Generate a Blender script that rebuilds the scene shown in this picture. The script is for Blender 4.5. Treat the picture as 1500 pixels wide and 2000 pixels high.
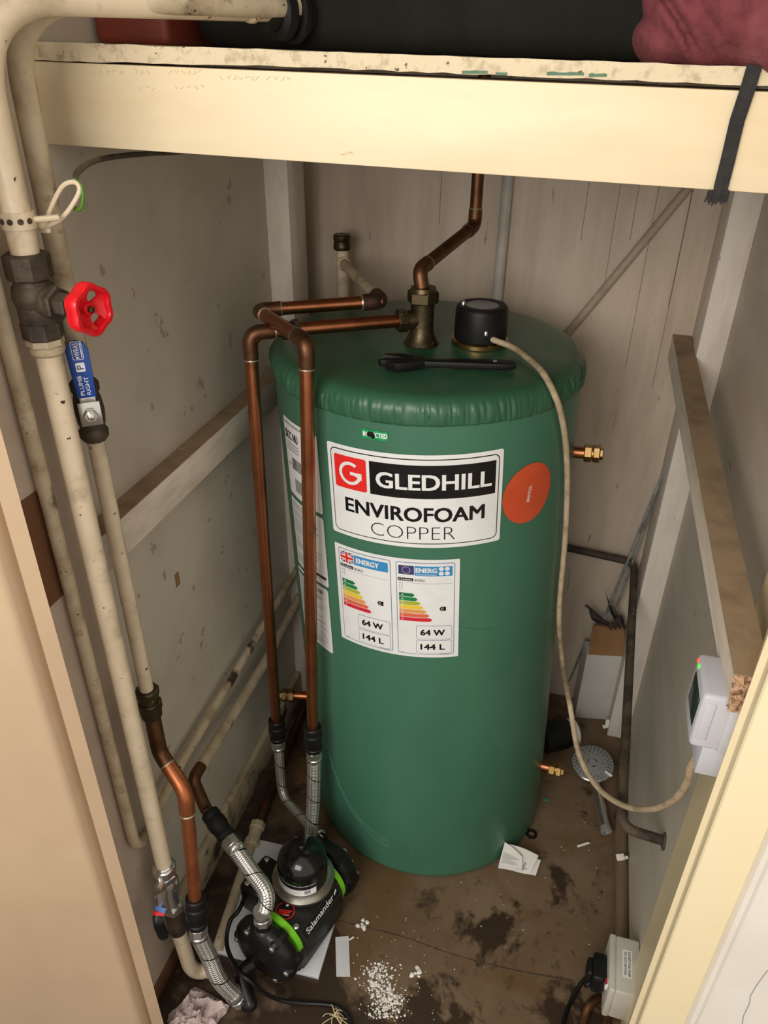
import bpy, bmesh, math, random
from mathutils import Vector as V, Matrix
for o in list(bpy.data.objects): bpy.data.objects.remove(o, do_unlink=True)
SC = bpy.context.scene
COL = SC.collection
# ------------------------------------------------------------------ camera, world, light, exposure
FPX = 1470.0
CAM = V((0.0, 0.0, 1.5552))
RT = V((0.964041, 0.265471, 0.012286)); UP = V((-0.147151, 0.494731, 0.856498)); FW = V((-0.221297, 0.827506, -0.516005))
cd = bpy.data.cameras.new('camera'); cam = bpy.data.objects.new('camera', cd); COL.objects.link(cam)
cam.matrix_world = Matrix(((RT.x, UP.x, -FW.x, CAM.x), (RT.y, UP.y, -FW.y, CAM.y), (RT.z, UP.z, -FW.z, CAM.z), (0, 0, 0, 1)))
cd.sensor_fit = 'VERTICAL'; cd.sensor_height = 36.0; cd.lens = FPX / 2000.0 * 36.0; cd.clip_start = 0.01
SC.camera = cam
SC.view_settings.view_transform = 'Standard'; SC.view_settings.look = 'None'
SC.view_settings.exposure = 0.0; SC.view_settings.gamma = 1.0; SC.view_settings.use_curve_mapping = False
w = bpy.data.worlds.new('room_light'); SC.world = w; w.use_nodes = True
w.node_tree.nodes['Background'].inputs['Color'].default_value = (1.0, 0.93, 0.84, 1)
w.node_tree.nodes['Background'].inputs['Strength'].default_value = 0.95
def area(name, loc, target, sx, sy, power, color):
    l = bpy.data.lights.new(name, 'AREA'); l.shape = 'RECTANGLE'; l.size = sx; l.size_y = sy; l.energy = power; l.color = color
    o = bpy.data.objects.new(name, l); COL.objects.link(o); o.location = loc
    o.rotation_euler = (V(target) - V(loc)).to_track_quat('-Z', 'Y').to_euler(); return o
area('room_window_light', (-0.42, -0.85, 1.68), (-0.15, 1.0, 0.80), 1.0, 0.8, 21.0, (1.0, 0.96, 0.90))

# ------------------------------------------------------------------ pixel -> point on a known plane (photo taken as 1500 x 2000)
def ray(u, v): return FW + RT * ((u - 750.0) / FPX) - UP * ((v - 1000.0) / FPX)
def PX(u, v, x): d = ray(u, v); return CAM + d * (x / d.x)
def PY(u, v, y): d = ray(u, v); return CAM + d * (y / d.y)
def PZ(u, v, z): d = ray(u, v); return CAM + d * ((z - CAM.z) / d.z)
CX, CY, LX, LY, RAD, HT = -0.2137, 1.2723, -0.0500, 0.0136, 0.275, 1.1265   # leaning axis, radius and height of the cylinder
def PC(u, v, r):
    d = ray(u, v); a = (CAM.x - CX - LX * CAM.z, CAM.y - CY - LY * CAM.z); b = (d.x - LX * d.z, d.y - LY * d.z)
    A = b[0] ** 2 + b[1] ** 2; B = a[0] * b[0] + a[1] * b[1]; D = a[0] ** 2 + a[1] ** 2 - r * r
    return CAM + d * ((-B - math.sqrt(max(0.0, B * B - A * D))) / A)

# ------------------------------------------------------------------ materials
def lin(c):
    out = []
    for x in c:
        x = x / 255.0
        out.append(x / 12.92 if x <= 0.04045 else ((x + 0.055) / 1.055) ** 2.4)
    return (out[0], out[1], out[2], 1.0)
MATS = {}
def mat(name, base, rough=0.5, metal=0.0, second=None, scale=8.0, lo=0.45, hi=0.65, spots=None, spot_scale=40.0, spot_lo=0.62,
        bump=0.0, bump_scale=60.0, stretch=(1, 1, 1), detail=6.0, third=None, third_scale=3.0, third_lo=0.5, third_hi=0.7, spec=0.5, emit=0.0, coat=0.0):
    if name in MATS: return MATS[name]
    m = bpy.data.materials.new(name); m.use_nodes = True; nt = m.node_tree; N = nt.nodes; L = nt.links
    b = N['Principled BSDF']
    b.inputs['Roughness'].default_value = rough; b.inputs['Metallic'].default_value = metal
    b.inputs['Specular IOR Level'].default_value = spec
    if coat: b.inputs['Coat Weight'].default_value = coat; b.inputs['Coat Roughness'].default_value = 0.12
    tc = N.new('ShaderNodeTexCoord'); mp = N.new('ShaderNodeMapping'); mp.inputs['Scale'].default_value = stretch
    L.new(tc.outputs['Object'], mp.inputs['Vector'])
    def noise(s, d=detail):
        n = N.new('ShaderNodeTexNoise'); n.inputs['Scale'].default_value = s; n.inputs['Detail'].default_value = d; n.inputs['Roughness'].default_value = 0.62
        L.new(mp.outputs['Vector'], n.inputs['Vector']); return n
    def ramp(src, a, c):
        r = N.new('ShaderNodeMapRange'); r.inputs['From Min'].default_value = a; r.inputs['From Max'].default_value = c
        L.new(src.outputs['Fac'], r.inputs['Value']); return r
    col = None
    cur = lin(base)
    def mixin(fac, colr):
        nonlocal col
        mx = N.new('ShaderNodeMix'); mx.data_type = 'RGBA'
        L.new(fac.outputs[0], mx.inputs[0])
        if col is None: mx.inputs[6].default_value = cur
        else: L.new(col, mx.inputs[6])
        mx.inputs[7].default_value = lin(colr); col = mx.outputs[2]
    if second: mixin(ramp(noise(scale), lo, hi), second)
    if third: mixin(ramp(noise(third_scale), third_lo, third_hi), third)
    if spots: mixin(ramp(noise(spot_scale, 3.0), spot_lo, spot_lo + 0.03), spots)
    if col is None: b.inputs['Base Color'].default_value = cur
    else: L.new(col, b.inputs['Base Color'])
    if bump:
        bn = N.new('ShaderNodeBump'); bn.inputs['Strength'].default_value = bump; bn.inputs['Distance'].default_value = 0.002
        L.new(noise(bump_scale).outputs['Fac'], bn.inputs['Height']); L.new(bn.outputs['Normal'], b.inputs['Normal'])
    if emit:
        b.inputs['Emission Color'].default_value = cur; b.inputs['Emission Strength'].default_value = emit
    MATS[name] = m
    return m

M_wall = mat('wall_paint', (206, 196, 180), 0.5, second=(190, 179, 163), scale=3.5, third=(214, 204, 188), third_scale=1.6, spots=(168, 154, 138), spot_scale=24, spot_lo=0.665, bump=0.08, bump_scale=30)
M_wallb = mat('back_wall_paint', (208, 191, 172), 0.5, second=(188, 170, 151), scale=4.0, stretch=(3.0, 1, 0.5), third=(218, 203, 186), third_scale=1.2, spots=(160, 142, 124), spot_scale=20, spot_lo=0.68, bump=0.12, bump_scale=26)
M_wallr = mat('right_wall_paint', (204, 194, 180), 0.5, second=(186, 176, 164), scale=3.5, stretch=(1, 0.6, 2.0), third=(190, 174, 158), third_scale=1.6, spots=(120, 108, 98), spot_scale=26, spot_lo=0.72, bump=0.08, bump_scale=30)
M_dirtshade = mat('grime_and_gap_shade', (52, 42, 34), 0.9, second=(90, 76, 62), scale=40)  # dirt of the floor joint, also the painted shade in the shelf gap
M_post = mat('post_paint', (232, 222, 210), 0.5, second=(218, 206, 193), scale=9, stretch=(3, 3, 0.7), spots=(138, 120, 102), spot_scale=30, spot_lo=0.72, bump=0.1, bump_scale=40)
M_rail = mat('rail_paint', (226, 214, 198), 0.6, second=(206, 193, 176), scale=10, stretch=(3, 0.7, 3), spots=(140, 118, 98), spot_scale=45, spot_lo=0.7, bump=0.15, bump_scale=40)
M_dust = mat('dusty_rail_top', (158, 135, 107), 0.9, second=(136, 115, 90), scale=18, spots=(196, 180, 158), spot_scale=60, spot_lo=0.72, bump=0.2, bump_scale=90)
M_endgrain = mat('raw_end_grain', (202, 166, 132), 0.9, second=(120, 84, 62), scale=120, lo=0.48, hi=0.6, bump=0.9, bump_scale=160)
M_cream = mat('cream_gloss_paint', (238, 221, 186), 0.42, second=(232, 211, 174), scale=4, stretch=(0.6, 1, 3), bump=0.06, bump_scale=18, spots=(206, 176, 134), spot_scale=34, spot_lo=0.745)
M_shelf = mat('shelf_edge_paint', (222, 205, 172), 0.7, second=(150, 132, 104), scale=90, lo=0.5, hi=0.8, bump=0.7, bump_scale=70, spots=(104, 90, 70), spot_scale=80, spot_lo=0.66)
M_green_chip = mat('old_green_paint', (86, 122, 92), 0.6, second=(74, 108, 84), scale=40)
M_jambl = mat('jamb_paint_left', (194, 168, 138), 0.4, second=(186, 160, 132), scale=3, spots=(205, 172, 130), spot_scale=18, spot_lo=0.76, bump=0.05, bump_scale=20)
M_jambr = mat('jamb_paint_right', (238, 222, 184), 0.4, second=(230, 210, 172), scale=4, stretch=(1, 1, 0.4), bump=0.05, bump_scale=20)
M_lining = mat('lining_paint', (196, 178, 160), 0.5, second=(180, 162, 146), scale=5, spots=(150, 128, 106), spot_scale=24, spot_lo=0.72, bump=0.08)
M_white = mat('white_door_paint', (232, 226, 216), 0.4, second=(224, 216, 205), scale=5, bump=0.04)
M_brownwood = mat('bare_brown_patch', (112, 74, 46), 0.7, second=(94, 60, 38), scale=30, stretch=(1, 1, 0.3))
M_pipe = mat('pipe_paint', (222, 204, 176), 0.35, second=(202, 184, 156), scale=9, third=(166, 146, 118), third_scale=16, third_lo=0.54, third_hi=0.74, spots=(52, 40, 30), spot_scale=55, spot_lo=0.675, bump=0.15, bump_scale=50)
M_pipeold = mat('pipe_paint_worn', (196, 180, 152), 0.5, second=(160, 142, 114), scale=16, third=(60, 50, 40), third_scale=12, third_lo=0.56, third_hi=0.66, spots=(34, 28, 24), spot_scale=90, spot_lo=0.68, bump=0.3, bump_scale=70)
M_pipedark = mat('pipe_grimy', (84, 72, 58), 0.7, second=(46, 39, 32), scale=26, spots=(170, 150, 120), spot_scale=70, spot_lo=0.68, bump=0.5, bump_scale=90)
M_pipegrey = mat('pipe_grey_paint', (206, 200, 192), 0.5, second=(190, 184, 176), scale=14)
M_copper = mat('copper', (178, 114, 80), 0.34, 1.0, second=(150, 92, 62), scale=14, third=(120, 78, 54), third_scale=9, third_lo=0.55, third_hi=0.75, bump=0.06, bump_scale=90)
M_copperdk = mat('tarnished_copper', (124, 88, 62), 0.46, 0.9, second=(96, 66, 46), scale=12, third=(84, 56, 40), third_scale=26, third_lo=0.5, third_hi=0.7, bump=0.12, bump_scale=90)
M_copperbr = mat('bright_orange_copper', (176, 108, 70), 0.42, 0.85, second=(156, 90, 56), scale=10, third=(136, 78, 46), third_scale=22, third_lo=0.58, third_hi=0.75, bump=0.05)
M_solder = mat('solder_ring', (208, 196, 180), 0.35, 0.9)
M_brass = mat('brass', (172, 144, 98), 0.34, 1.0, second=(160, 124, 66), scale=20)
M_brassdk = mat('aged_brass', (98, 86, 64), 0.42, 0.9, second=(60, 54, 42), scale=30, spots=(160, 136, 92), spot_scale=60, spot_lo=0.66, bump=0.2)
M_iron = mat('grimy_cast_bronze', (88, 76, 64), 0.6, 0.5, second=(54, 46, 40), scale=30, spots=(178, 156, 128), spot_scale=45, spot_lo=0.68, bump=0.4)
M_chrome = mat('chrome', (214, 212, 207), 0.24, 0.92)
M_steel = mat('dull_steel', (168, 164, 156), 0.32, 1.0, second=(140, 136, 128), scale=30)
M_black = mat('black_plastic', (14, 14, 15), 0.34, spec=0.35, second=(22, 22, 22), scale=12)
M_blackmt = mat('matt_black_plastic', (16, 16, 17), 0.48, spec=0.35, second=(26, 27, 26), scale=14)
M_blackgl = mat('gloss_black_enamel', (14, 14, 15), 0.14)
M_charcoal = mat('charcoal_motor_casing', (24, 26, 24), 0.42, spec=0.35, second=(40, 42, 39), scale=14, bump=0.1)
M_tank = mat('black_tank_plastic', (28, 28, 24), 0.8, spec=0.15, second=(36, 36, 31), scale=4, stretch=(2, 1, 0.6))
M_redbox = mat('red_brown_plastic', (122, 50, 34), 0.55, second=(104, 40, 28), scale=6)
M_green = mat('green_vinyl_jacket', (68, 118, 94), 0.34, second=(62, 109, 86), scale=3.0, stretch=(1, 1, 0.6), bump=0.12, bump_scale=11)
M_greentop = mat('green_vinyl_cover', (56, 104, 76), 0.34, second=(48, 92, 66), scale=5.0, bump=0.22, bump_scale=14)
M_label = mat('white_sticker', (240, 241, 240), 0.28, second=(232, 233, 233), scale=12, bump=0.06, bump_scale=60)
M_ink = mat('black_print', (20, 20, 22), 0.25, bump=0.15, bump_scale=55)
M_inkgrey = mat('grey_print', (150, 152, 156), 0.4)
M_lred = mat('red_print', (236, 46, 44), 0.3)
M_lblue = mat('blue_print', (58, 146, 206), 0.35)
M_lblueo = mat('blue_outline_print', (104, 132, 170), 0.35)
M_navy = mat('navy_print', (66, 62, 112), 0.35)
M_orange = mat('orange_sticker', (218, 88, 48), 0.4, second=(208, 80, 44), scale=12)
M_inspect = mat('green_sticker', (24, 160, 96), 0.35)
ECOL = [mat('energy_class_%d' % i, c, 0.4) for i, c in enumerate([(26, 120, 70), (34, 134, 72), (176, 184, 60), (240, 206, 56), (232, 160, 88), (226, 108, 76), (214, 40, 58)])]
M_redp = mat('red_plastic_wheel', (226, 20, 34), 0.3, second=(208, 16, 30), scale=20)
M_blue = mat('blue_lever_vinyl', (28, 72, 158), 0.3)
M_ltblue = mat('light_blue_band', (96, 140, 214), 0.4)
M_lime = mat('lime_green_plastic', (122, 206, 40), 0.35)
M_cable = mat('beige_flex', (196, 176, 146), 0.6, second=(160, 140, 112), scale=40, bump=0.2, bump_scale=80)
M_cabledk = mat('dark_old_cable', (74, 66, 56), 0.6, second=(100, 90, 76), scale=50)
M_yg = mat('green_earth_sleeve', (84, 124, 40), 0.5)
M_abs = mat('white_abs_plastic', (196, 196, 204), 0.42, second=(188, 188, 196), scale=8)
M_absdirty = mat('grubby_white_plastic', (204, 200, 192), 0.42, second=(188, 183, 172), scale=9)
M_screen = mat('dark_display', (34, 38, 34), 0.12)
M_ledr = mat('red_led', (255, 96, 70), 0.3, emit=0.6)
M_ledg = mat('green_led', (90, 240, 90), 0.3, emit=0.6)
M_paper = mat('paper', (226, 224, 218), 0.8)
M_card = mat('brown_card', (150, 112, 72), 0.85, second=(136, 100, 64), scale=18)
M_boxwhite = mat('white_carton', (206, 203, 198), 0.7, second=(194, 190, 184), scale=6)
M_board = mat('white_laminate_board', (212, 213, 216), 0.4, second=(200, 200, 203), scale=14)
M_rod = mat('galvanised_rod', (170, 172, 168), 0.5, 0.4, second=(120, 120, 116), scale=30)
M_wrap = mat('dark_film', (62, 58, 54), 0.3, second=(86, 82, 76), scale=14, bump=0.4)
M_showergrey = mat('grey_shower_face', (146, 146, 144), 0.5, second=(134, 134, 132), scale=14)
M_plaster = mat('plaster_white', (238, 234, 228), 0.95)
M_string = mat('pale_string', (206, 190, 150), 0.9)
M_cloth = mat('maroon_towel', (122, 58, 64), 0.95, second=(104, 46, 53), scale=60, third=(154, 92, 94), third_scale=9, third_lo=0.52, third_hi=0.8, bump=0.8, bump_scale=170)
M_rag = mat('pinkish_rag', (196, 178, 174), 0.95, second=(176, 158, 154), scale=30, bump=0.4, bump_scale=150)
M_strap = mat('black_webbing', (38, 37, 35), 0.85, second=(48, 46, 43), scale=90)
M_pencil = mat('faint_pencil', (206, 180, 142), 0.8)
M_wood = mat('floor_edge_strip', (122, 100, 76), 0.7, second=(98, 80, 60), scale=12, stretch=(3, 0.6, 3), spots=(176, 158, 130), spot_scale=40, spot_lo=0.72)
M_teal = mat('teal_flake', (70, 130, 104), 0.6)

WY0, WY1 = 0.70, 1.05
def floor_mat():
    m = bpy.data.materials.new('dirty_brown_floor'); m.use_nodes = True; nt = m.node_tree; N = nt.nodes; L = nt.links
    b = N['Principled BSDF']; tc = N.new('ShaderNodeTexCoord')
    def noise(s, d=8.0, dist=0.0):
        n = N.new('ShaderNodeTexNoise'); n.inputs['Scale'].default_value = s; n.inputs['Detail'].default_value = d; n.inputs['Roughness'].default_value = 0.65
        n.inputs['Distortion'].default_value = dist; L.new(tc.outputs['Object'], n.inputs['Vector']); return n.outputs['Fac']
    def rng(src, a, c):
        r = N.new('ShaderNodeMapRange'); r.inputs['From Min'].default_value = a; r.inputs['From Max'].default_value = c; L.new(src, r.inputs['Value']); return r.outputs[0]
    def mix(f, a, c):
        mx = N.new('ShaderNodeMix'); mx.data_type = 'RGBA'; L.new(f, mx.inputs[0])
        if isinstance(a, tuple): mx.inputs[6].default_value = a
        else: L.new(a, mx.inputs[6])
        mx.inputs[7].default_value = c; return mx.outputs[2]
    c = mix(rng(noise(5.0), 0.35, 0.65), lin((104, 82, 58)), lin((126, 106, 84)))
    c = mix(rng(noise(3.0, 4, 0.6), 0.50, 0.62), c, lin((104, 78, 46)))
    sp = N.new('ShaderNodeSeparateXYZ'); L.new(tc.outputs['Object'], sp.inputs[0])
    near = N.new('ShaderNodeMapRange'); near.inputs['From Min'].default_value = WY0; near.inputs['From Max'].default_value = WY1; near.inputs['To Min'].default_value = 0.10; near.inputs['To Max'].default_value = -0.04; L.new(sp.outputs[1], near.inputs['Value'])
    ad = N.new('ShaderNodeMath'); ad.operation = 'ADD'; L.new(noise(5.2, 5, 0.3), ad.inputs[0]); L.new(near.outputs[0], ad.inputs[1])
    wet = rng(ad.outputs[0], 0.545, 0.60)
    c = mix(wet, c, lin((60, 45, 33)))
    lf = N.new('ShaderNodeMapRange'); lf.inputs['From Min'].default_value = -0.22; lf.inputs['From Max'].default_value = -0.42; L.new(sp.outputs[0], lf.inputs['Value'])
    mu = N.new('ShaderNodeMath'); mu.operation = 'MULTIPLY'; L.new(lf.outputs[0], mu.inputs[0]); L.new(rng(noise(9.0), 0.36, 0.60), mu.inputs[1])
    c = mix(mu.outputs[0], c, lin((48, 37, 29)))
    c = mix(rng(noise(26.0), 0.60, 0.72), c, lin((44, 33, 25)))
    c = mix(rng(noise(60.0, 3), 0.72, 0.76), c, lin((178, 164, 146)))
    L.new(c, b.inputs['Base Color'])
    r = N.new('ShaderNodeMapRange'); r.inputs['To Min'].default_value = 0.62; r.inputs['To Max'].default_value = 0.34; L.new(wet, r.inputs['Value']); L.new(r.outputs[0], b.inputs['Roughness'])
    bn = N.new('ShaderNodeBump'); bn.inputs['Strength'].default_value = 0.3; bn.inputs['Distance'].default_value = 0.002; L.new(noise(40.0), bn.inputs['Height']); L.new(bn.outputs['Normal'], b.inputs['Normal'])
    return m
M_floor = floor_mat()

def braid_mat():
    m = bpy.data.materials.new('braided_steel'); m.use_nodes = True; nt = m.node_tree; N = nt.nodes; L = nt.links
    b = N['Principled BSDF']; b.inputs['Metallic'].default_value = 0.85; b.inputs['Roughness'].default_value = 0.3
    uv = N.new('ShaderNodeUVMap'); sep = N.new('ShaderNodeSeparateXYZ'); L.new(uv.outputs[0], sep.inputs[0])
    def m2(op, a, c):
        n = N.new('ShaderNodeMath'); n.operation = op
        for i, s in enumerate((a, c)):
            if s is None: continue
            if isinstance(s, (int, float)): n.inputs[i].default_value = s
            else: L.new(s, n.inputs[i])
        return n.outputs[0]
    u = m2('MULTIPLY', sep.outputs[0], 12.0 * 2 * math.pi / 2); v = m2('MULTIPLY', sep.outputs[1], 2 * math.pi / 0.0042)
    cu = m2('SINE', u, None)
    s1 = m2('SINE', m2('ADD', v, m2('MULTIPLY', m2('SIGN', cu, None), 0.9)), None)
    hgt = m2('ADD', m2('MULTIPLY', s1, 0.5), m2('MULTIPLY', m2('ABSOLUTE', cu, None), 0.9))
    r = N.new('ShaderNodeMapRange'); r.inputs['From Min'].default_value = -0.25; r.inputs['From Max'].default_value = 0.45; L.new(hgt, r.inputs['Value'])
    mx = N.new('ShaderNodeMix'); mx.data_type = 'RGBA'; mx.inputs[6].default_value = lin((66, 62, 58)); mx.inputs[7].default_value = lin((236, 234, 228)); L.new(r.outputs[0], mx.inputs[0])
    tv = m2('MULTIPLY', m2('ADD', m2('MULTIPLY', sep.outputs[1], 1 / 0.06), sep.outputs[0]), 1.0)
    fr = m2('FRACT', tv, None); tr = m2('LESS_THAN', fr, 0.045)
    mx2 = N.new('ShaderNodeMix'); mx2.data_type = 'RGBA'; L.new(tr, mx2.inputs[0]); L.new(mx.outputs[2], mx2.inputs[6]); mx2.inputs[7].default_value = lin((30, 28, 28))
    L.new(mx2.outputs[2], b.inputs['Base Color'])
    bn = N.new('ShaderNodeBump'); bn.inputs['Strength'].default_value = 0.6; bn.inputs['Distance'].default_value = 0.001; L.new(hgt, bn.inputs['Height']); L.new(bn.outputs['Normal'], b.inputs['Normal'])
    return m
M_braid = braid_mat()

# ------------------------------------------------------------------ geometry collector
class Fr:
    """local frame: origin, x axis, z axis (y = z cross x)"""
    def __init__(s, o, z=(0, 0, 1), x=None):
        s.o = V(o); s.z = V(z).normalized()
        if x is None: x = V((1, 0, 0)) if abs(s.z.x) < 0.9 else V((0, 1, 0))
        x = V(x); s.x = (x - s.z * x.dot(s.z)).normalized(); s.y = s.z.cross(s.x)
    def __call__(s, p): return s.o + s.x * p[0] + s.y * p[1] + s.z * p[2]
def fillet(pts, r, n=7):
    pts = [V(p) for p in pts]; out = [pts[0]]
    for i in range(1, len(pts) - 1):
        a, b, c = pts[i - 1], pts[i], pts[i + 1]; d1 = (a - b); d2 = (c - b)
        rr = min(r, d1.length * 0.48, d2.length * 0.48); p = b + d1.normalized() * rr; q = b + d2.normalized() * rr
        for k in range(n + 1):
            t = k / n; out.append(p * (1 - t) ** 2 + b * 2 * t * (1 - t) + q * t * t)
    out.append(pts[-1]); return out
def spline(pts, n=8):
    pts = [V(p) for p in pts]; P = [pts[0] * 2 - pts[1]] + pts + [pts[-1] * 2 - pts[-2]]; out = []
    for i in range(1, len(P) - 2):
        a, b, c, d = P[i - 1:i + 3]
        for k in range(n):
            t = k / n
            out.append(0.5 * ((2 * b) + (c - a) * t + (2 * a - 5 * b + 4 * c - d) * t * t + (3 * b - a - 3 * c + d) * t ** 3))
    out.append(pts[-1]); return out
class G:
    def __init__(s): s.v = []; s.f = []; s.uv = {}
    def add(s, vs, fs):
        o = len(s.v); s.v += [V(p) for p in vs]; s.f += [tuple(i + o for i in f) for f in fs]; return s
    def tube(s, pts, r, seg=16, caps=True):
        pts = [V(p) for p in pts]; n = len(pts); rs = r if isinstance(r, (list, tuple)) else [r] * n
        T = []
        for i in range(n):
            t = (pts[min(i + 1, n - 1)] - pts[max(i - 1, 0)]); T.append(t.normalized())
        x = V((0, 0, 1)) if abs(T[0].z) < 0.9 else V((1, 0, 0)); x = (x - T[0] * x.dot(T[0])).normalized()
        o = len(s.v); L = 0.0
        for i in range(n):
            if i: x = (x - T[i] * x.dot(T[i])).normalized(); L += (pts[i] - pts[i - 1]).length
            y = T[i].cross(x)
            for k in range(seg):
                a = 2 * math.pi * k / seg; s.v.append(pts[i] + (x * math.cos(a) + y * math.sin(a)) * rs[i])
                s.uv[len(s.v) - 1] = (k / seg, L)
        for i in range(n - 1):
            for k in range(seg):
                k2 = (k + 1) % seg; s.f.append((o + i * seg + k, o + i * seg + k2, o + (i + 1) * seg + k2, o + (i + 1) * seg + k))
        if caps:
            s.f.append(tuple(o + k for k in reversed(range(seg)))); s.f.append(tuple(o + (n - 1) * seg + k for k in range(seg)))
        return s
    def lathe(s, fr, prof, seg=32, hexa=None):
        """prof: (radius, height) list along the frame's z; closes ends with radius 0 poles"""
        o = len(s.v); n = len(prof)
        for (r, h) in prof:
            for k in range(seg):
                a = 2 * math.pi * k / seg; s.v.append(fr((max(r, 1e-5) * math.cos(a), max(r, 1e-5) * math.sin(a), h)))
        for i in range(n - 1):
            for k in range(seg):
                k2 = (k + 1) % seg; s.f.append((o + i * seg + k, o + i * seg + k2, o + (i + 1) * seg + k2, o + (i + 1) * seg + k))
        s.f.append(tuple(o + k for k in reversed(range(seg)))); s.f.append(tuple(o + (n - 1) * seg + k for k in range(seg)))
        return s
    def hexnut(s, fr, r, h0, h1, ch=0.0015, sides=6):
        return s.lathe(fr, [(r - ch, h0), (r, h0 + ch), (r, h1 - ch), (r - ch, h1)], sides)
    def box(s, fr, a, b, bev=0.0, seg=2):
        bm = bmesh.new(); bmesh.ops.create_cube(bm, size=1.0)
        c = [(a[i] + b[i]) / 2 for i in range(3)]; d = [abs(b[i] - a[i]) for i in range(3)]
        for q in bm.verts: q.co = V((c[0] + q.co.x * d[0], c[1] + q.co.y * d[1], c[2] + q.co.z * d[2]))
        if bev: bmesh.ops.bevel(bm, geom=bm.edges[:] , offset=min(bev, min(d) * 0.45), segments=seg, profile=0.5, affect='EDGES')
        bm.verts.ensure_lookup_table(); bm.verts.index_update()
        s.add([fr(q.co) for q in bm.verts], [tuple(q.index for q in f.verts) for f in bm.faces]); bm.free(); return s
    def prism(s, fr, poly, z0, z1, bev=0.0):
        bm = bmesh.new(); n = len(poly)
        lo = [bm.verts.new((p[0], p[1], z0)) for p in poly]; hi = [bm.verts.new((p[0], p[1], z1)) for p in poly]
        bm.faces.new(list(reversed(lo))); bm.faces.new(hi)
        for i in range(n): bm.faces.new((lo[i], lo[(i + 1) % n], hi[(i + 1) % n], hi[i]))
        bmesh.ops.recalc_face_normals(bm, faces=bm.faces[:])
        if bev: bmesh.ops.bevel(bm, geom=[e for e in bm.edges if abs(e.verts[0].co.z - e.verts[1].co.z) < 1e-7], offset=bev, segments=2, profile=0.5, affect='EDGES')
        bm.verts.index_update()
        s.add([fr(q.co) for q in bm.verts], [tuple(q.index for q in f.verts) for f in bm.faces]); bm.free(); return s
    def ball(s, c, r, sub=2, sq=(1, 1, 1), jit=0.0, rnd=random):
        bm = bmesh.new(); bmesh.ops.create_icosphere(bm, subdivisions=sub, radius=1.0)
        for q in bm.verts:
            k = 1 + (rnd.random() - 0.5) * jit; q.co = V((q.co.x * sq[0] * r * k, q.co.y * sq[1] * r * k, q.co.z * sq[2] * r * k)) + V(c)
        bm.verts.index_update(); s.add([q.co.copy() for q in bm.verts], [tuple(q.index for q in f.verts) for f in bm.faces]); bm.free(); return s
    def strip(s, us, lo, hi, fn, nv=1):
        """2-D shape between curves lo(u) and hi(u), carried into space by fn(u, v)"""
        vs = []; fs = []
        for u in us:
            a, b = lo(u), hi(u)
            for k in range(nv + 1): vs.append(fn(u, a + (b - a) * k / nv))
        w_ = nv + 1
        for i in range(len(us) - 1):
            for k in range(nv): fs.append((i * w_ + k, (i + 1) * w_ + k, (i + 1) * w_ + k + 1, i * w_ + k + 1))
        return s.add(vs, fs)
    def rrect(s, u0, u1, v0, v1, r, fn, n=16):
        us = []
        if r > 0:
            us += [u0 + r * (1 - math.cos(math.pi / 2 * k / 5)) for k in range(6)]
        else: us.append(u0)
        a = us[-1]; b = u1 - r
        us += [a + (b - a) * k / n for k in range(1, n + 1)]
        if r > 0: us += [u1 - r + r * math.sin(math.pi / 2 * k / 5) for k in range(1, 6)]
        def inset(u):
            if r <= 0: return 0
            d = max(0.0, (u0 + r - u), (u - (u1 - r))); d = min(d, r); return r - math.sqrt(max(0.0, r * r - d * d))
        return s.strip(us, lambda u: v0 + inset(u), lambda u: v1 - inset(u), fn)
    def disc(s, cu, cv, ru, rv, fn, n=28):
        us = [cu - ru * math.cos(math.pi * k / n) for k in range(n + 1)]
        def h(u): return rv * math.sqrt(max(0.0, 1 - ((u - cu) / ru) ** 2))
        return s.strip(us, lambda u: cv - h(u), lambda u: cv + h(u), fn)
    def text(s, string, fn, cu, cv, height, width=None, bold=0.0, align='CENTER', italic=0.0):
        """lettering: cap height `height`, centred on (cu, cv) (or left aligned), carried by fn(u, v)"""
        c = bpy.data.curves.new('t', 'FONT'); c.body = string; c.size = 1.0; c.offset = min(bold, 0.0); c.resolution_u = 3; c.fill_mode = 'FRONT'; c.shear = italic
        o = bpy.data.objects.new('t', c); COL.objects.link(o); bpy.context.view_layer.update()
        me = bpy.data.meshes.new_from_object(o.evaluated_get(bpy.context.evaluated_depsgraph_get()))
        xs = [p.co.x for p in me.vertices]; ys = [p.co.y for p in me.vertices]
        if xs:
            x0, x1 = min(xs), max(xs); y0, y1 = min(ys), max(ys); ky = height / (y1 - y0); kx = (width / (x1 - x0)) if width else ky
            ox = cu - (x1 + x0) / 2 * kx if align == 'CENTER' else cu - x0 * kx; oy = cv - (y1 + y0) / 2 * ky
            b_ = max(0.0, bold) * height * 1.1
            for k, (du, dv) in enumerate([(0, 0)] if b_ == 0 else [(-b_, -b_ * .6), (b_, -b_ * .6), (b_, b_ * .6), (-b_, b_ * .6), (0, 0)]):
                out = []
                for p in me.vertices:
                    u, v = ox + du + p.co.x * kx, oy + dv + p.co.y * ky; q = fn(u, v)
                    if k: q = q + (fn(u + 1e-4, v) - q).cross(fn(u, v + 1e-4) - q).normalized() * (k * 0.00004)
                    out.append(q)
                s.add(out, [tuple(f.vertices) for f in me.polygons])
        bpy.data.objects.remove(o); bpy.data.curves.remove(c); bpy.data.meshes.remove(me); return s
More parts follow.
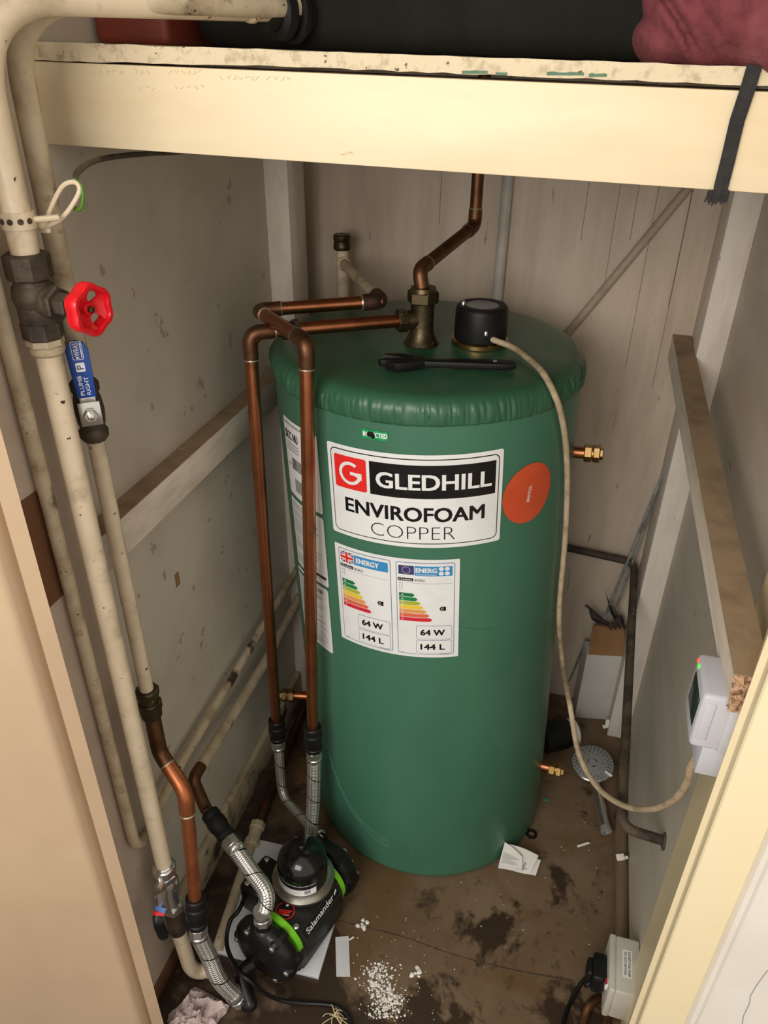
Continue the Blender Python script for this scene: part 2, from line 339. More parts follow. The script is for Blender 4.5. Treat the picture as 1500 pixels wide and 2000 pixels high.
    def build(s, name, m, parent=None, angle=38):
        root = parent
        off = V((0, 0, 0))
        while root is not None: off = off + root.location; root = root.parent
        if parent is None:
            n = max(1, len(s.v)); lo = V([min(p[i] for p in s.v) for i in range(3)]); hi = V([max(p[i] for p in s.v) for i in range(3)])
            off = V(((lo.x + hi.x) / 2, (lo.y + hi.y) / 2, lo.z))
        me = bpy.data.meshes.new(name); me.from_pydata([p - off for p in s.v], [], s.f)
        if s.uv:
            ul = me.uv_layers.new(name='UVMap')
            for l in me.loops: ul.data[l.index].uv = s.uv.get(l.vertex_index, (0, 0))
            for p in me.polygons:   # close the seam
                us = [ul.data[i].uv[0] for i in p.loop_indices]
                if max(us) - min(us) > 0.6:
                    for i in p.loop_indices:
                        if ul.data[i].uv[0] < 0.4: ul.data[i].uv = (ul.data[i].uv[0] + 1.0, ul.data[i].uv[1])
        bm = bmesh.new(); bm.from_mesh(me); bmesh.ops.recalc_face_normals(bm, faces=bm.faces[:]) if not getattr(s, 'keep', False) else None; bm.to_mesh(me); bm.free()
        me.polygons.foreach_set('use_smooth', [True] * len(me.polygons)); me.set_sharp_from_angle(angle=math.radians(angle))
        me.materials.append(m); me.update()
        o = bpy.data.objects.new(name, me); COL.objects.link(o)
        if parent is None: o.location = off
        else: o.parent = parent
        return o
def tag(o, label, cat, group=None, kind=None):
    o['label'] = label; o['category'] = cat
    if group: o['group'] = group
    if kind: o['kind'] = kind
    return o
def thing(name, loc, label, cat, group=None):
    o = bpy.data.objects.new(name, None); COL.objects.link(o); o.location = V(loc); o.empty_display_size = 0.02
    bpy.context.view_layer.update()
    return tag(o, label, cat, group)
def struct(o, label, cat):
    return tag(o, label, cat, kind='structure')
W = Fr((0, 0, 0))
R_ = random.Random(7)
# ------------------------------------------------------------------ the closet
XL, XR, YB = -0.635, 0.27, 1.66
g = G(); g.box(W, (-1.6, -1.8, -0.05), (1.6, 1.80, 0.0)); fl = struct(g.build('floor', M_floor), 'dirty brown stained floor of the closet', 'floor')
g = G(); g.box(W, (XL - 0.05, 0.60, 0), (XL, YB + 0.05, 2.25)); struct(g.build('wall_left', M_wall), 'scuffed grey beige painted left wall', 'wall')
g = G(); g.box(W, (XL - 0.05, YB, 0), (XR + 0.05, YB + 0.05, 2.25)); wb = struct(g.build('wall_back', M_wallb), 'painted back wall behind the cylinder', 'wall')
g = G()
for (u0, v0), (u1, v1) in [((1212, 362), (1180, 560)), ((1150, 360), (1134, 470)), ((1287, 368), (1232, 720)), ((1352, 380), (1290, 760)), ((1248, 366), (1228, 470)), ((862, 345), (858, 440)), ((1330, 480), (1316, 600))]:
    a, c = PY(u0, v0, YB - 0.0006), PY(u1, v1, YB - 0.0006); x = a.x
    g.box(W, (x - 0.0005, YB - 0.0004, c.z), (x + 0.0005, YB + 0.001, a.z + 0.25))
g.build('plank_seam', mat('seam_brown', (128, 112, 96), 0.9), wb)
g = G(); g.box(W, (XR, 0.70, 0), (XR + 0.05, YB + 0.05, 2.25)); wr = struct(g.build('wall_right', M_wallr), 'dim grey painted right wall', 'wall')
g = G(); g.box(W, (XL - 0.05, 0.60, 2.25), (XR + 0.05, YB + 0.05, 2.30)); struct(g.build('ceiling', M_wall), 'closet ceiling above the shelf', 'ceiling')
# left lining board behind the door frame, bare brown patch on it, dark stained foot
g = G(); g.box(W, (XL - 0.01, 0.585, 0.0), (-0.602, 0.722, 2.2), 0.002); t = struct(g.build('trim_1', M_lining), 'narrow painted lining board beside the left door frame', 'trim')
g = G(); za, zb = PX(95, 940, -0.6015).z, PX(120, 1165, -0.6015).z; g.box(W, (-0.606, 0.600, zb), (-0.6012, 0.652, za)); g.build('bare_patch', M_brownwood, t)
g = G(); g.box(W, (XL - 0.005, 0.584, 0.0), (-0.600, 0.724, 0.048), 0.002); struct(g.build('baseboard_left', M_brownwood), 'dark brown stained foot of the left lining board', 'baseboard')
# posts in the back corners
g = G(); g.box(W, (XL, 1.447, 0.0), (-0.586, 1.535, 2.2), 0.002); struct(g.build('trim_2', M_post), 'pale painted timber post against the left wall', 'trim')
g = G(); g.box(W, (0.219, 1.540, 0.0), (XR, YB, 2.2), 0.002); struct(g.build('trim_3', M_post), 'pale painted timber post at the back of the right wall', 'trim')
# rails
def rail(name, x0, x1, y0, y1, z0, z1, m, dust, lab, end=None):
    g = G(); g.box(W, (x0, y0, z0), (x1, y1, z1), 0.002); o = struct(g.build(name, m), lab, 'trim')
    g = G(); g.box(W, (x0 + 0.001, y0 + 0.002, z1 - 0.001), (x1 - 0.001, y1 - 0.002, z1 + 0.0012)); g.build('dusty_top', dust, o)
    if end:
        g = G(); rr = random.Random(3)
        g.box(W, (x0 + 0.001, y0 - 0.0016, z0 + 0.002), (x1 - 0.001, y0 + 0.002, z1 - 0.001))
        for k in range(90):
            px, pz = rr.uniform(x0 + 0.002, x1 - 0.002), rr.uniform(z0 + 0.003, z1 - 0.003); a = rr.uniform(0, 3.14); l = rr.uniform(0.002, 0.005)
            g.tube([(px - l * math.cos(a), y0 - 0.001, pz - l * math.sin(a)), (px, y0 - 0.0035, pz), (px + l * math.cos(a), y0 - 0.001, pz + l * math.sin(a))], 0.0008, 5)
        g.build('splintered_end', end, o)
    return o
rail('trim_4', XL, -0.600, 0.722, 1.447, 0.925, 0.985, M_rail, M_dust, 'horizontal painted batten along the left wall with dusty top')
NY = 0.66
ntl, nbl = PY(1434, 1317, NY), PY(1420, 1387, NY); ftl, fbl = PY(1314, 654, YB - 0.004), PY(1304, 700, YB - 0.004)
ntr, nbr, ftr, fbr = ntl + V((0.036, 0, 0)), nbl + V((0.036, 0, 0)), ftl + V((0.037, 0, 0)), fbl + V((0.037, 0, 0))
def hexa(p): return G().add(p, [(0, 1, 2, 3), (7, 6, 5, 4), (0, 4, 5, 1), (1, 5, 6, 2), (2, 6, 7, 3), (3, 7, 4, 0)])
t = struct(hexa([ntl, ntr, nbr, nbl, ftl, ftr, fbr, fbl]).build('trim_5', M_rail), 'horizontal painted batten along the right wall with sawn splintered end', 'trim')
zz = V((0, 0, 0.0012)); hexa([ntl + zz, ntr + zz, ntr - zz, ntl - zz, ftl + zz, ftr + zz, ftr - zz, ftl - zz]).build('dusty_top', M_dust, t)
g = G(); rr = random.Random(3); yy = V((0, -0.0016, 0)); g.add(hexa([ntl + yy, ntr + yy, nbr + yy, nbl + yy, ntl - yy, ntr - yy, nbr - yy, nbl - yy]).v, [(0, 1, 2, 3), (0, 4, 5, 1), (1, 5, 6, 2), (2, 6, 7, 3), (3, 7, 4, 0)])
for k in range(90):
    px, pz = rr.uniform(ntl.x + 0.002, ntr.x - 0.002), rr.uniform(nbl.z + 0.003, ntl.z - 0.003); an = rr.uniform(0, 3.14); l = rr.uniform(0.002, 0.005)
    g.tube([(px - l * math.cos(an), NY - 0.001, pz - l * math.sin(an)), (px, NY - 0.0035, pz), (px + l * math.cos(an), NY - 0.001, pz + l * math.sin(an))], 0.0008, 5)
g.build('splintered_end', M_endgrain, t)
# strip along the foot of the right wall
g = G(); g.tube([PZ(1219, 1470, 0.016), PZ(1213, 1640, 0.016), PZ(1216, 1900, 0.016)], 0.0145, 12); struct(g.build('baseboard_right', M_wood), 'brown rounded edging strip along the foot of the right wall', 'baseboard')
# ---- door frame: left side
poly = [(-0.612, 0.600), (-0.5465, 0.5600), (-0.5605, 0.548), (-0.5655, 0.5640), (-0.5725, 0.5625), (-0.5740, 0.5420), (-0.5770, 0.5370), (-0.5820, 0.5340), (-0.5900, 0.5330), (-1.10, 0.42), (-1.10, 0.62)]
g = G(); g.prism(W, poly, 0.0, 2.2); struct(g.build('trim_6', M_jambl, angle=30), 'cream painted left door frame in the foreground', 'door frame')
# ---- right side
poly = [(0.330, 0.866), (0.2615, 0.857), (0.2560, 0.776), (0.2110, 0.632), (0.2165, 0.628), (0.2135, 0.606), (0.2150, 0.6035), (0.2640, 0.600), (0.330, 0.64)]
g = G(); g.prism(W, poly, 0.0, 2.2); struct(g.build('trim_7', M_jambr, angle=20), 'cream painted right door frame in the foreground', 'door frame')
poly = [(0.2638, 0.602), (0.2630, 0.594), (0.2650, 0.588), (0.2695, 0.586), (0.2735, 0.589), (0.2755, 0.594), (0.31, 0.593), (0.70, 0.575), (0.70, 0.62), (0.27, 0.63)]
g = G(); g.prism(W, poly, 0.0, 2.2); o = struct(g.build('wall_front_right', M_white, angle=30), 'white painted surface with moulded edge beyond the right door frame', 'wall')
g = G(); P = [PY(1500, 1895, 0.592), PY(1490, 1908, 0.592), PY(1478, 1925, 0.592), PY(1466, 1945, 0.592), PY(1464, 1960, 0.592), PY(1452, 1985, 0.592), PY(1450, 2000, 0.592)]
for p in P: p.y = 0.593 - (p.x - 0.31) * 0.0462 - 0.0002
g.tube(P, 0.0006, 5); g.build('paint_crack', M_inkgrey, o)
# ------------------------------------------------------------------ shelf
SA, SB = V((-0.634, 0.832, 0)), V((0.266, 0.828, 0)); SLOPE = -0.0185; SD = (SB - SA + V((0, 0, SLOPE * (SB.x - SA.x)))).normalized(); SF = Fr((SA.x + 1.5 * SLOPE, SA.y, 0), (-SLOPE, 0, 1), SD)   # local x along front, y to the back
LEN = (SB - SA).length; ZS0, ZS1, ZS2 = 1.4655, 1.5485, 1.567
sh = thing('shelf', (SA + SB) / 2 + V((0, 0.25, ZS0 - 0.01)), 'cream painted shelf with deep front board across the closet', 'shelf')
g = G(); n = 60; rr = random.Random(11); tops = [[], []]
def edge_board(zlo, zhi, y0, y1, wob, gapfn):
    g = G(); ring = []
    for i in range(n + 1):
        x = LEN * i / n; a = (rr.random() - 0.5) * wob; b = (rr.random() - 0.5) * wob
        ring.append([(x, y0 + a * 0.6, zlo + gapfn(x) + a), (x, y0 + b * 0.6, zhi + b), (x, y1, zhi), (x, y1, zlo + gapfn(x))])
    vs = [SF(p) for r in ring for p in r]; fs = []
    for i in range(n):
        for k in range(4): fs.append((i * 4 + k, i * 4 + (k + 1) % 4, (i + 1) * 4 + (k + 1) % 4, (i + 1) * 4 + k))
    fs += [(0, 1, 2, 3), (n * 4, n * 4 + 3, n * 4 + 2, n * 4 + 1)]
    return g.add(vs, fs)
edge_board(ZS1 + 0.0005, ZS2, -0.001, 0.55, 0.0012, lambda x: 0.0038 * min(1, x / 0.3)).build('shelf_board', M_shelf, sh, 30)
g = G(); g.box(SF, (0, 0.0, ZS0), (LEN, 0.022, ZS1), 0.0012); fb = g.build('front_board', M_cream, sh)
g = G(); g.box(SF, (0, 0.024, ZS0 + 0.03), (LEN, 0.05, ZS1 + 0.001), 0.001); g.build('dark_gap_filler', M_dirtshade, sh)  # added dark filler, shades the gap between front board and shelf by colour
g = G(); rr = random.Random(5)
for (u0, u1, v) in [(180, 240, 142), (262, 300, 140), (330, 400, 142), (430, 470, 152), (478, 510, 153), (520, 570, 154), (270, 300, 172), (340, 400, 170)]:
    u = u0
    while u < u1:
        pts = []
        for k in range(4):
            d = ray(u + k * 2.6, v + rr.uniform(-6, 5)); nrm = SF.y; t = (SF.o + SF.y * -0.0002 - CAM).dot(nrm) / d.dot(nrm); pts.append(CAM + d * t)
        g.tube(pts, 0.00022, 4); u += rr.uniform(10, 15)
    g.build('pencil_note', M_pencil, fb); g = G()
g = G()
for (u0, u1, v) in [(902, 952, 140), (968, 990, 143), (1068, 1140, 143), (1150, 1185, 146)]:
    us = [u0 + (u1 - u0) * k / 6 for k in range(7)]
    def onf(u, v): d = ray(u, v); t = (SF.o + SF.y * -0.0021 - CAM).dot(SF.y) / d.dot(SF.y); return CAM + d * t
    g = G(); g.strip(us, lambda u: v - 4 + rr.uniform(0, 3), lambda u: v + 4, lambda u, q: onf(u, q)); g.build('chipped_paint', M_green_chip, sh)
# things on the shelf
def onshelf(u, v, yy): return PY(u, v, yy)
t = thing('water_tank', (-0.16, 1.18, ZS2), 'large black plastic water tank standing on the shelf', 'tank')
g = G(); g.box(SF, (0.114, 0.153, ZS2), (0.84, 0.53, 2.02), 0.03, 4)
g.build('tank_body', M_tank, t)
g = G(); g.box(SF, (0.104, 0.143, 1.98), (0.85, 0.54, 2.03), 0.012, 3); g.build('lid', M_tank, t)
fr = Fr((-0.376, 0.978, 1.598), V((-0.157, -0.30, 0)))
g = G(); g.lathe(fr, [(0.022, -0.012), (0.022, 0.0), (0.030, 0.002), (0.030, 0.008), (0.022, 0.010), (0.022, 0.016), (0.027, 0.018), (0.027, 0.030), (0.019, 0.033), (0.019, 0.05)], 28); g.build('tank_connector', M_blackmt, t)
t = thing('storage_box', (-0.575, 1.1, ZS2), 'red brown plastic box on the shelf left of the black tank', 'box')
g = G(); g.box(SF, (0.004, 0.12, ZS2), (0.104, 0.47, ZS2 + 0.16), 0.008, 3); g.build('box_body', M_redbox, t)
g = G(); g.box(SF, (0.002, 0.115, ZS2 + 0.15), (0.103, 0.475, ZS2 + 0.175), 0.006, 2); g.build('lid', M_redbox, t)
# towel
def voxel(name, blobs, m, vox, smooth, disp, seed, parent=None):
    bm = bmesh.new()
    for c, r, rot in blobs:
        mt = Matrix.Translation(V(c)) @ Matrix.Rotation(rot[0], 4, 'X') @ Matrix.Rotation(rot[1], 4, 'Y') @ Matrix.Rotation(rot[2], 4, 'Z') @ Matrix.Diagonal((r[0], r[1], r[2], 1))
        bmesh.ops.create_icosphere(bm, subdivisions=4, radius=1.0, matrix=mt)
    me = bpy.data.meshes.new(name); bm.to_mesh(me); bm.free(); o = bpy.data.objects.new(name, me); COL.objects.link(o)
    md = o.modifiers.new('r', 'REMESH'); md.mode = 'VOXEL'; md.voxel_size = vox
    md = o.modifiers.new('s', 'SMOOTH'); md.factor = 0.5; md.iterations = smooth
    bpy.context.view_layer.update()
    m2 = bpy.data.meshes.new_from_object(o.evaluated_get(bpy.context.evaluated_depsgraph_get())); bpy.data.objects.remove(o)
    from mathutils import noise
    for q in m2.vertices:
        p = q.co * disp[1] + V((seed, 0, 0)); k = 1 - math.sqrt(0.02 + noise.noise(V((p.x + p.z * 0.7, p.y * 0.5, p.z * 0.35 - p.x * 0.5))) ** 2) * 2.4
        q.co += q.normal * (k * disp[0] + noise.noise(q.co * 160) * disp[0] * 0.12)
    g = G(); g.add([q.co.copy() for q in m2.vertices], [tuple(f.vertices) for f in m2.polygons]); bpy.data.meshes.remove(m2)
    return g.build(name, m, parent, 80)
rz = 0.0
TS = 1.13
def tw(b): return [((c[0] * TS, c[1] * TS, 1.5552 + (c[2] - 1.5552) * TS), tuple(q * TS for q in r), rot) for c, r, rot in b]
def pb(u, v, yy, r, th): p = PY(u, v, yy); return ((p.x, p.y, p.z), r, (0, th, 0))
tag(voxel('towel', [pb(1300, 85, 0.900, (0.034, 0.060, 0.022), 0.30), pb(1345, 98, 0.905, (0.046, 0.060, 0.018), 0.25), pb(1292, 55, 0.895, (0.034, 0.055, 0.0105), 0.95), pb(1312, 62, 0.880, (0.040, 0.050, 0.0080), 0.85), pb(1345, 48, 0.885, (0.050, 0.055, 0.0095), 0.88), pb(1372, 55, 0.878, (0.046, 0.050, 0.0085), 0.80), pb(1350, 10, 0.900, (0.046, 0.060, 0.020), 0.70), pb(1430, 20, 0.880, (0.055, 0.065, 0.034), 0.75), pb(1475, 60, 0.862, (0.052, 0.050, 0.028), 0.72), pb(1510, 88, 0.850, (0.040, 0.040, 0.024), 0.60), pb(1500, 20, 0.88, (0.06, 0.07, 0.05), 0.4), pb(1420, -60, 0.92, (0.08, 0.08, 0.05), 0.3), pb(1420, 104, 0.93, (0.05, 0.05, 0.02), 0.1)], M_cloth, 0.003, 1, (0.0016, 30.0), 5.4), 'crumpled maroon towel heaped on the right of the shelf', 'towel')
# strap over the front board
st = thing('strap', (0.16, 0.82, 1.4), 'black webbing strap hanging over the cream shelf front', 'strap')
def onfront(u, v, off): d = ray(u, v); t_ = (SF.o + SF.y * off - CAM).dot(SF.y) / d.dot(SF.y); return CAM + d * t_
cen = [(1476, 131, 0.03), (1474, 128, -0.0042), (1461, 172, -0.0044), (1440, 235, -0.0034), (1421, 315, -0.0034), (1408, 366, -0.0036), (1406, 385, -0.004)]
g = G(); vs = []; fs = []
pts = [onfront(*c) for c in cen]; dirx = SF.x * 0.0064 + V((0, 0, -0.0006))
for p in pts:
    vs += [p - dirx - SF.y * 0.0008, p + dirx - SF.y * 0.0008, p + dirx + SF.y * 0.0008, p - dirx + SF.y * 0.0008]
for i in range(len(pts) - 1):
    for k in range(4): fs.append((i * 4 + k, i * 4 + (k + 1) % 4, i * 4 + 4 + (k + 1) % 4, i * 4 + 4 + k))
fs += [(0, 1, 2, 3), (len(vs) - 1, len(vs) - 2, len(vs) - 3, len(vs) - 4)]
g.add(vs, fs).build('webbing', M_strap, st)
g = G(); rr = random.Random(8)
for k in range(26):
    a = onfront(1382 + 40 * k / 26.0, 383 + rr.uniform(-3, 3), -0.0045 + rr.uniform(-.001, .001)); b = a + SF.x * rr.uniform(-0.002, 0.002) + V((0, 0, -rr.uniform(0.002, 0.008)))
    g.tube([a + V((0, 0, 0.004)), a, b], 0.0009, 5)
p = onfront(1404, 384, -0.0042); g.box(Fr(p, SF.y, SF.x), (-0.0095, -0.005, -0.001), (0.0085, 0.005, 0.001))
g.build('frayed_end', M_strap, st)
# ------------------------------------------------------------------ hot water cylinder
def cyl(th, z, r=RAD):
    """th in degrees, 0 = facing the door, positive to the right"""
    a = math.radians(th); return V((CX + LX * z + r * math.sin(a), CY + LY * z - r * math.cos(a), z))
from mathutils import noise as NZ
cy = thing('hot_water_cylinder', (CX, CY, 0), 'large green foam jacketed copper hot water cylinder with maker\'s labels', 'water cylinder')
def ring_mesh(prof, seg, wob=None):
    vs = []; fs = []
    for i, (r, z) in enumerate(prof):
        for k in range(seg):
            th = 360.0 * k / seg; rr_ = r + (wob(th, z, i) if wob else 0); vs.append(cyl(th, z, rr_))
    n = len(prof)
    for i in range(n - 1):
        for k in range(seg): fs.append((i * seg + k, i * seg + (k + 1) % seg, (i + 1) * seg + (k + 1) % seg, (i + 1) * seg + k))
    fs.append(tuple(reversed(range(seg)))); fs.append(tuple((n - 1) * seg + k for k in range(seg)))
    return vs, fs
g = G()
prof = [(0.262, 0.0), (0.2705, 0.003), (0.2745, 0.010), (0.275, 0.02)] + [(0.275, 0.02 + 0.05 * k) for k in range(1, 21)] + [(0.275, 1.09)]
def wobb(th, z, i):
    a = math.radians(th); d = 0.0009 * NZ.noise(V((math.sin(a) * 2, math.cos(a) * 2, z * 2.5)))
    return d
g.add(*ring_mesh(prof, 160, wobb)); g.build('foam_jacket', M_green, cy, 50)
g = G()
# creases low on the jacket and the weld line of the vinyl sleeve
def crease(pts, r): G().tube(spline([cyl(a, z, RAD + 0.0003) for a, z in pts], 10), r, 6).build('jacket_crease', M_green, cy, 80)
crease([(-42, 0.30), (-36, 0.23), (-28, 0.17), (-18, 0.125), (-6, 0.10)], 0.0009); crease([(-38, 0.235), (-30, 0.17), (-22, 0.13), (-8, 0.095)], 0.0012); crease([(-34, 0.19), (-24, 0.13), (-10, 0.088), (6, 0.08)], 0.0009)
crease([(14, 0.715), (24, 0.700), (34, 0.687), (44, 0.678)], 0.0006)
SEG = 760; prof = []
for z, r in [(1.0810, 0.2748), (1.0815, 0.2770), (1.086, 0.2774), (1.092, 0.2776), (1.098, 0.2776), (1.104, 0.2772), (1.110, 0.2758), (1.115, 0.2735), (1.119, 0.2705), (1.1225, 0.2660), (1.1250, 0.2590), (1.1265, 0.2480)]: prof.append((r, z))
for r in (0.21, 0.17, 0.12, 0.06): prof.append((r, 1.1265))
def wr_(th, z, i):
    a = math.radians(th); w_ = max(0.0, 1 - abs(z - 1.097) / 0.026)
    p = V((math.sin(a), math.cos(a), 0))
    d = abs(NZ.noise(p * 17 + V((0, 0, z * 10)))) * 1.2 + 0.9 * (1 - 2.2 * abs(NZ.noise(p * 44 + V((5, 0, z * 18)))))
    lowf = max(0.0, NZ.noise(p * 2.2 + V((9, 0, 0))) + 0.5)
    return min(1.0, w_ * 1.6) * 0.0036 * d * (0.35 + lowf)
vs, fs = ring_mesh(prof, SEG, wr_)
for i in range(len(vs)):   # gently sagging top and a wavy skirt hem
    ring = i // SEG; th = 360.0 * (i % SEG) / SEG; a = math.radians(th); p = V((math.sin(a), math.cos(a), 0))
    if ring < 2: vs[i].z += 0.004 * NZ.noise(p * 2.5) + 0.006 * (1 - math.cos(math.radians(th))) * 0.5
    if ring > 10: vs[i].z -= 0.0035 * max(0, NZ.noise(V((vs[i].x * 9, vs[i].y * 9, 2))))
g.add(vs, fs); g.build('top_cover', M_greentop, cy, 70)
# compression capped stubs
def stub(th, z, l, lab=None):
    a = math.radians(th); d = V((math.sin(a), -math.cos(a), 0.06 if th > 0 else 0)); fr = Fr(cyl(th, z, RAD - 0.006), d)
    s_ = G().lathe(fr, [(0.011, 0), (0.011, l)], 20).build('connection_stub', M_copper, cy)
    n_ = G(); n_.hexnut(fr, 0.0165, l - 0.010, l + 0.004); n_.lathe(fr, [(0.0125, l + 0.003), (0.0125, l + 0.007)], 18); n_.hexnut(fr, 0.0165, l + 0.006, l + 0.018); n_.hexnut(fr, 0.011, l + 0.017, l + 0.024); n_.build('blanking_cap', M_brass, s_)
stub(90, 0.943, 0.034); stub(84, 0.160, 0.034); stub(-78, 0.255, 0.060)
# ---- labels
def onc(lift, a0=0.0, z0=0.0, skew=0.0):
    """u in metres round the jacket from angle a0, v up from z0"""
    return lambda u, v: cyl(a0 + math.degrees(u / RAD), z0 + v + skew * u, RAD + 0.0011 + lift)
D2M = math.radians(1) * RAD
f0 = lambda lift: onc(lift, 7.75, 0.9495, 0.026)
bw, bh = 0.1475, 0.0838
bl = G().rrect(-bw, bw, -bh, bh, 0.004, f0(0), 40).build('brand_label', M_label, cy, 80); bl['label'] = 'white label with red logo square, black name band and black lettering'
G().rrect(-bw + 0.0065, bw - 0.0065, -bh + 0.007, bh - 0.007, 0.010, f0(0.0003), 40).build('border', M_ink, bl, 80)
G().rrect(-bw + 0.0082, bw - 0.0082, -bh + 0.0087, bh - 0.0087, 0.0086, f0(0.0005), 40).build('panel', M_label, bl, 80)
G().rrect(-0.1335, -0.0745, 0.0080, 0.0665, 0.004, f0(0.0008), 12).build('logo_square', M_lred, bl, 80)
def crinkle(lift):
    base = f0(lift)
    def fn(u, v):
        k = max(0.0, 1 - abs(u + 0.015) / 0.05); return base(u, v) + (base(u, v) - V((CX, CY, base(u, v).z))).normalized() * k * 0.0006 * (NZ.noise(V((u * 90, v * 90, 1))) + 0.6)
    return fn
g = G(); us = [-0.0690 + 0.2035 * k / 80 for k in range(81)]; g.strip(us, lambda u: 0.0080, lambda u: 0.0665, crinkle(0.0008), 16); g.build('name_band', M_ink, bl, 80)
# round letter G with an arm, drawn as an arc
g = G(); n = 34; vs = []; fs = []
for k in range(n + 1):
    a = math.radians(52 + (338 - 52) * k / n)
    for r in (0.0150, 0.0205): vs.append(f0(0.0012)(-0.1040 + r * math.cos(a), 0.0370 + r * 1.0 * math.sin(a)))
for k in range(n): fs.append((2 * k, 2 * k + 1, 2 * k + 3, 2 * k + 2))
g.add(vs, fs); g.rrect(-0.1035, -0.0828, 0.0345, 0.0400, 0.0, f0(0.0013), 6); g.strip([-0.0955, -0.0900, -0.0828], lambda u: 0.0345 - max(0, (u + 0.0955)) * 0.55 , lambda u: 0.0398, f0(0.00125)); g.build('logo_letter', M_label, bl, 80)
fx = lambda lift: (lambda u, v: f0(lift)(u, v))
G().text('GLEDHILL', crinkle(0.0024), 0.0345, 0.0375, 0.0270, 0.1830, bold=0.036).build('maker_name', M_label, bl, 80)
G().text('ENVIROFOAM', f0(0.0009), 0.0005, -0.0215, 0.0255, 0.232, bold=0.034).build('product_lettering', M_ink, bl, 80)
G().text('COPPER', f0(0.0009), -0.0010, -0.0560, 0.0240, 0.139, bold=-0.022).build('product_lettering', M_ink, bl, 80)
# ---- energy sheet
e0 = lambda lift: onc(lift, 0.55, 0.7370, 0.023)
ew, eh = 0.1125, 0.1045
es = G().rrect(-ew, ew, -eh, eh, 0.002, e0(0), 36).build('energy_label', M_label, cy, 80); es['label'] = 'white energy rating sheet with two blue headed panels'
def energy(uc, uk):
    hw, hh = 0.0500, 0.0980; E = lambda lift: (lambda u, v: e0(lift)(uc + u, v))
    g = G(); g.rrect(-hw, hw, -hh, hh, 0.004, E(0.0003), 20); g.build('panel_outline', M_lblueo, es, 80)
    G().rrect(-hw + 0.0012, hw - 0.0012, -hh + 0.0012, hh - 0.0012, 0.0032, E(0.0005), 20).build('panel', M_label, es, 80)
    top = 0.0925
    if uk:
        G().rrect(-0.0455, -0.0190, top - 0.0215, top, 0, E(0.0007), 8).build('flag', M_navy, es, 80)
        g = G()
        for sx, sy in ((1, 1), (1, -1)):
            us = [-0.0455 + 0.0265 * k / 10 for k in range(11)]
            g.strip(us, lambda u: max(top - 0.0215, min(top, top - 0.01075 + sy * (u + 0.03225) * 0.81 - 0.0022)), lambda u: max(top - 0.0215, min(top, top - 0.01075 + sy * (u + 0.03225) * 0.81 + 0.0022)), E(0.0009))
        g.rrect(-0.0455, -0.0190, top - 0.01475, top - 0.00675, 0, E(0.0011), 6); g.rrect(-0.0362, -0.0283, top - 0.0215, top, 0, E(0.0011), 6); g.build('flag_white', M_label, es, 80)
        g = G()
        for sy in (1, -1):
            us = [-0.0455 + 0.0265 * k / 10 for k in range(11)]
            g.strip(us, lambda u: max(top - 0.0215, min(top, top - 0.01075 + sy * (u + 0.03225) * 0.81 - 0.0007)), lambda u: max(top - 0.0215, min(top, top - 0.01075 + sy * (u + 0.03225) * 0.81 + 0.0007)), E(0.0010))
        g.rrect(-0.0455, -0.0190, top - 0.0131, top - 0.0084, 0, E(0.0013), 6); g.rrect(-0.0346, -0.0299, top - 0.0215, top, 0, E(0.0013), 6); g.build('flag_red', M_lred, es, 80)
        hx0 = -0.0180; wd = 'ENERGY'
    else:
        G().rrect(-0.0455, -0.0190, top - 0.0190, top - 0.001, 0, E(0.0007), 8).build('flag', M_navy, es, 80)
        g = G()
        for k in range(12): g.disc(-0.03225 + 0.0066 * math.cos(k * math.pi / 6), top - 0.0100 + 0.0066 * math.sin(k * math.pi / 6), 0.0008, 0.0008, E(0.0009), 6)
        g.build('flag_stars', M_label, es, 80)
        hx0 = -0.0180; wd = 'ENERG'
    hb = top - 0.0205
    G().rrect(hx0, 0.0455, hb, top - 0.001, 0, E(0.0007), 14).build('header_band', M_lblue, es, 80)
    g = G()
    if uk: g.text(wd, E(0.0010), 0.0078, hb + 0.0100, 0.0100, 0.042, bold=0.05)
    else:
        g.text(wd, E(0.0010), 0.0015, hb + 0.0115, 0.0088, 0.0350, bold=0.05)
        for a_, b_ in ((0.0265, 0.0150), (0.0365, 0.0150), (0.0265, 0.0055), (0.0365, 0.0055)): g.disc(a_, hb + b_, 0.0042, 0.0040, E(0.0010), 14)
        for k in range(14): g.rrect(-0.0155 + k * 0.00245, -0.0139 + k * 0.00245, hb + 0.0018, hb + 0.0034, 0, E(0.0010), 2)
    g.build('header_lettering', M_label, es, 80)
    g = G(); yb = top - 0.0290
    g.rrect(-0.0470, -0.0410, yb - 0.0035, yb + 0.0030, 0, E(0.0007), 2); g.rrect(-0.0402, -0.0205, yb - 0.0035, yb + 0.0030, 0, E(0.0007), 6); g.text('BDIR21', E(0.0007), -0.0095, yb - 0.0005, 0.0046, 0.0175, bold=0.004); g.build('model_lettering', M_ink, es, 80)
    g = G(); g.text('GLEDHILL', E(0.0010), -0.0303, yb - 0.0003, 0.0030, 0.0165, bold=0.02); g.text('G', E(0.0010), -0.0440, yb - 0.0003, 0.0036); g.build('maker_lettering', M_label, es, 80)
    g = G(); g.rrect(-0.0455, 0.0455, yb - 0.0072, yb - 0.0067, 0, E(0.0007), 10)
    for (a_, b_, c_, d_) in ((-0.0450, -0.0390, yb - 0.0215, yb - 0.0085),): g.rrect(a_, b_, c_, d_, 0.0012, E(0.0007), 4)
    g.build('fine_rule', M_inkgrey, es, 80)
    g = G(); g.rrect(-0.0444, -0.0396, yb - 0.0145, yb - 0.0091, 0.0008, E(0.0009), 3); g.rrect(-0.0444, -0.0396, yb - 0.0209, yb - 0.0152, 0.0008, E(0.0009), 3); g.build('icon_fill', M_label, es, 80)
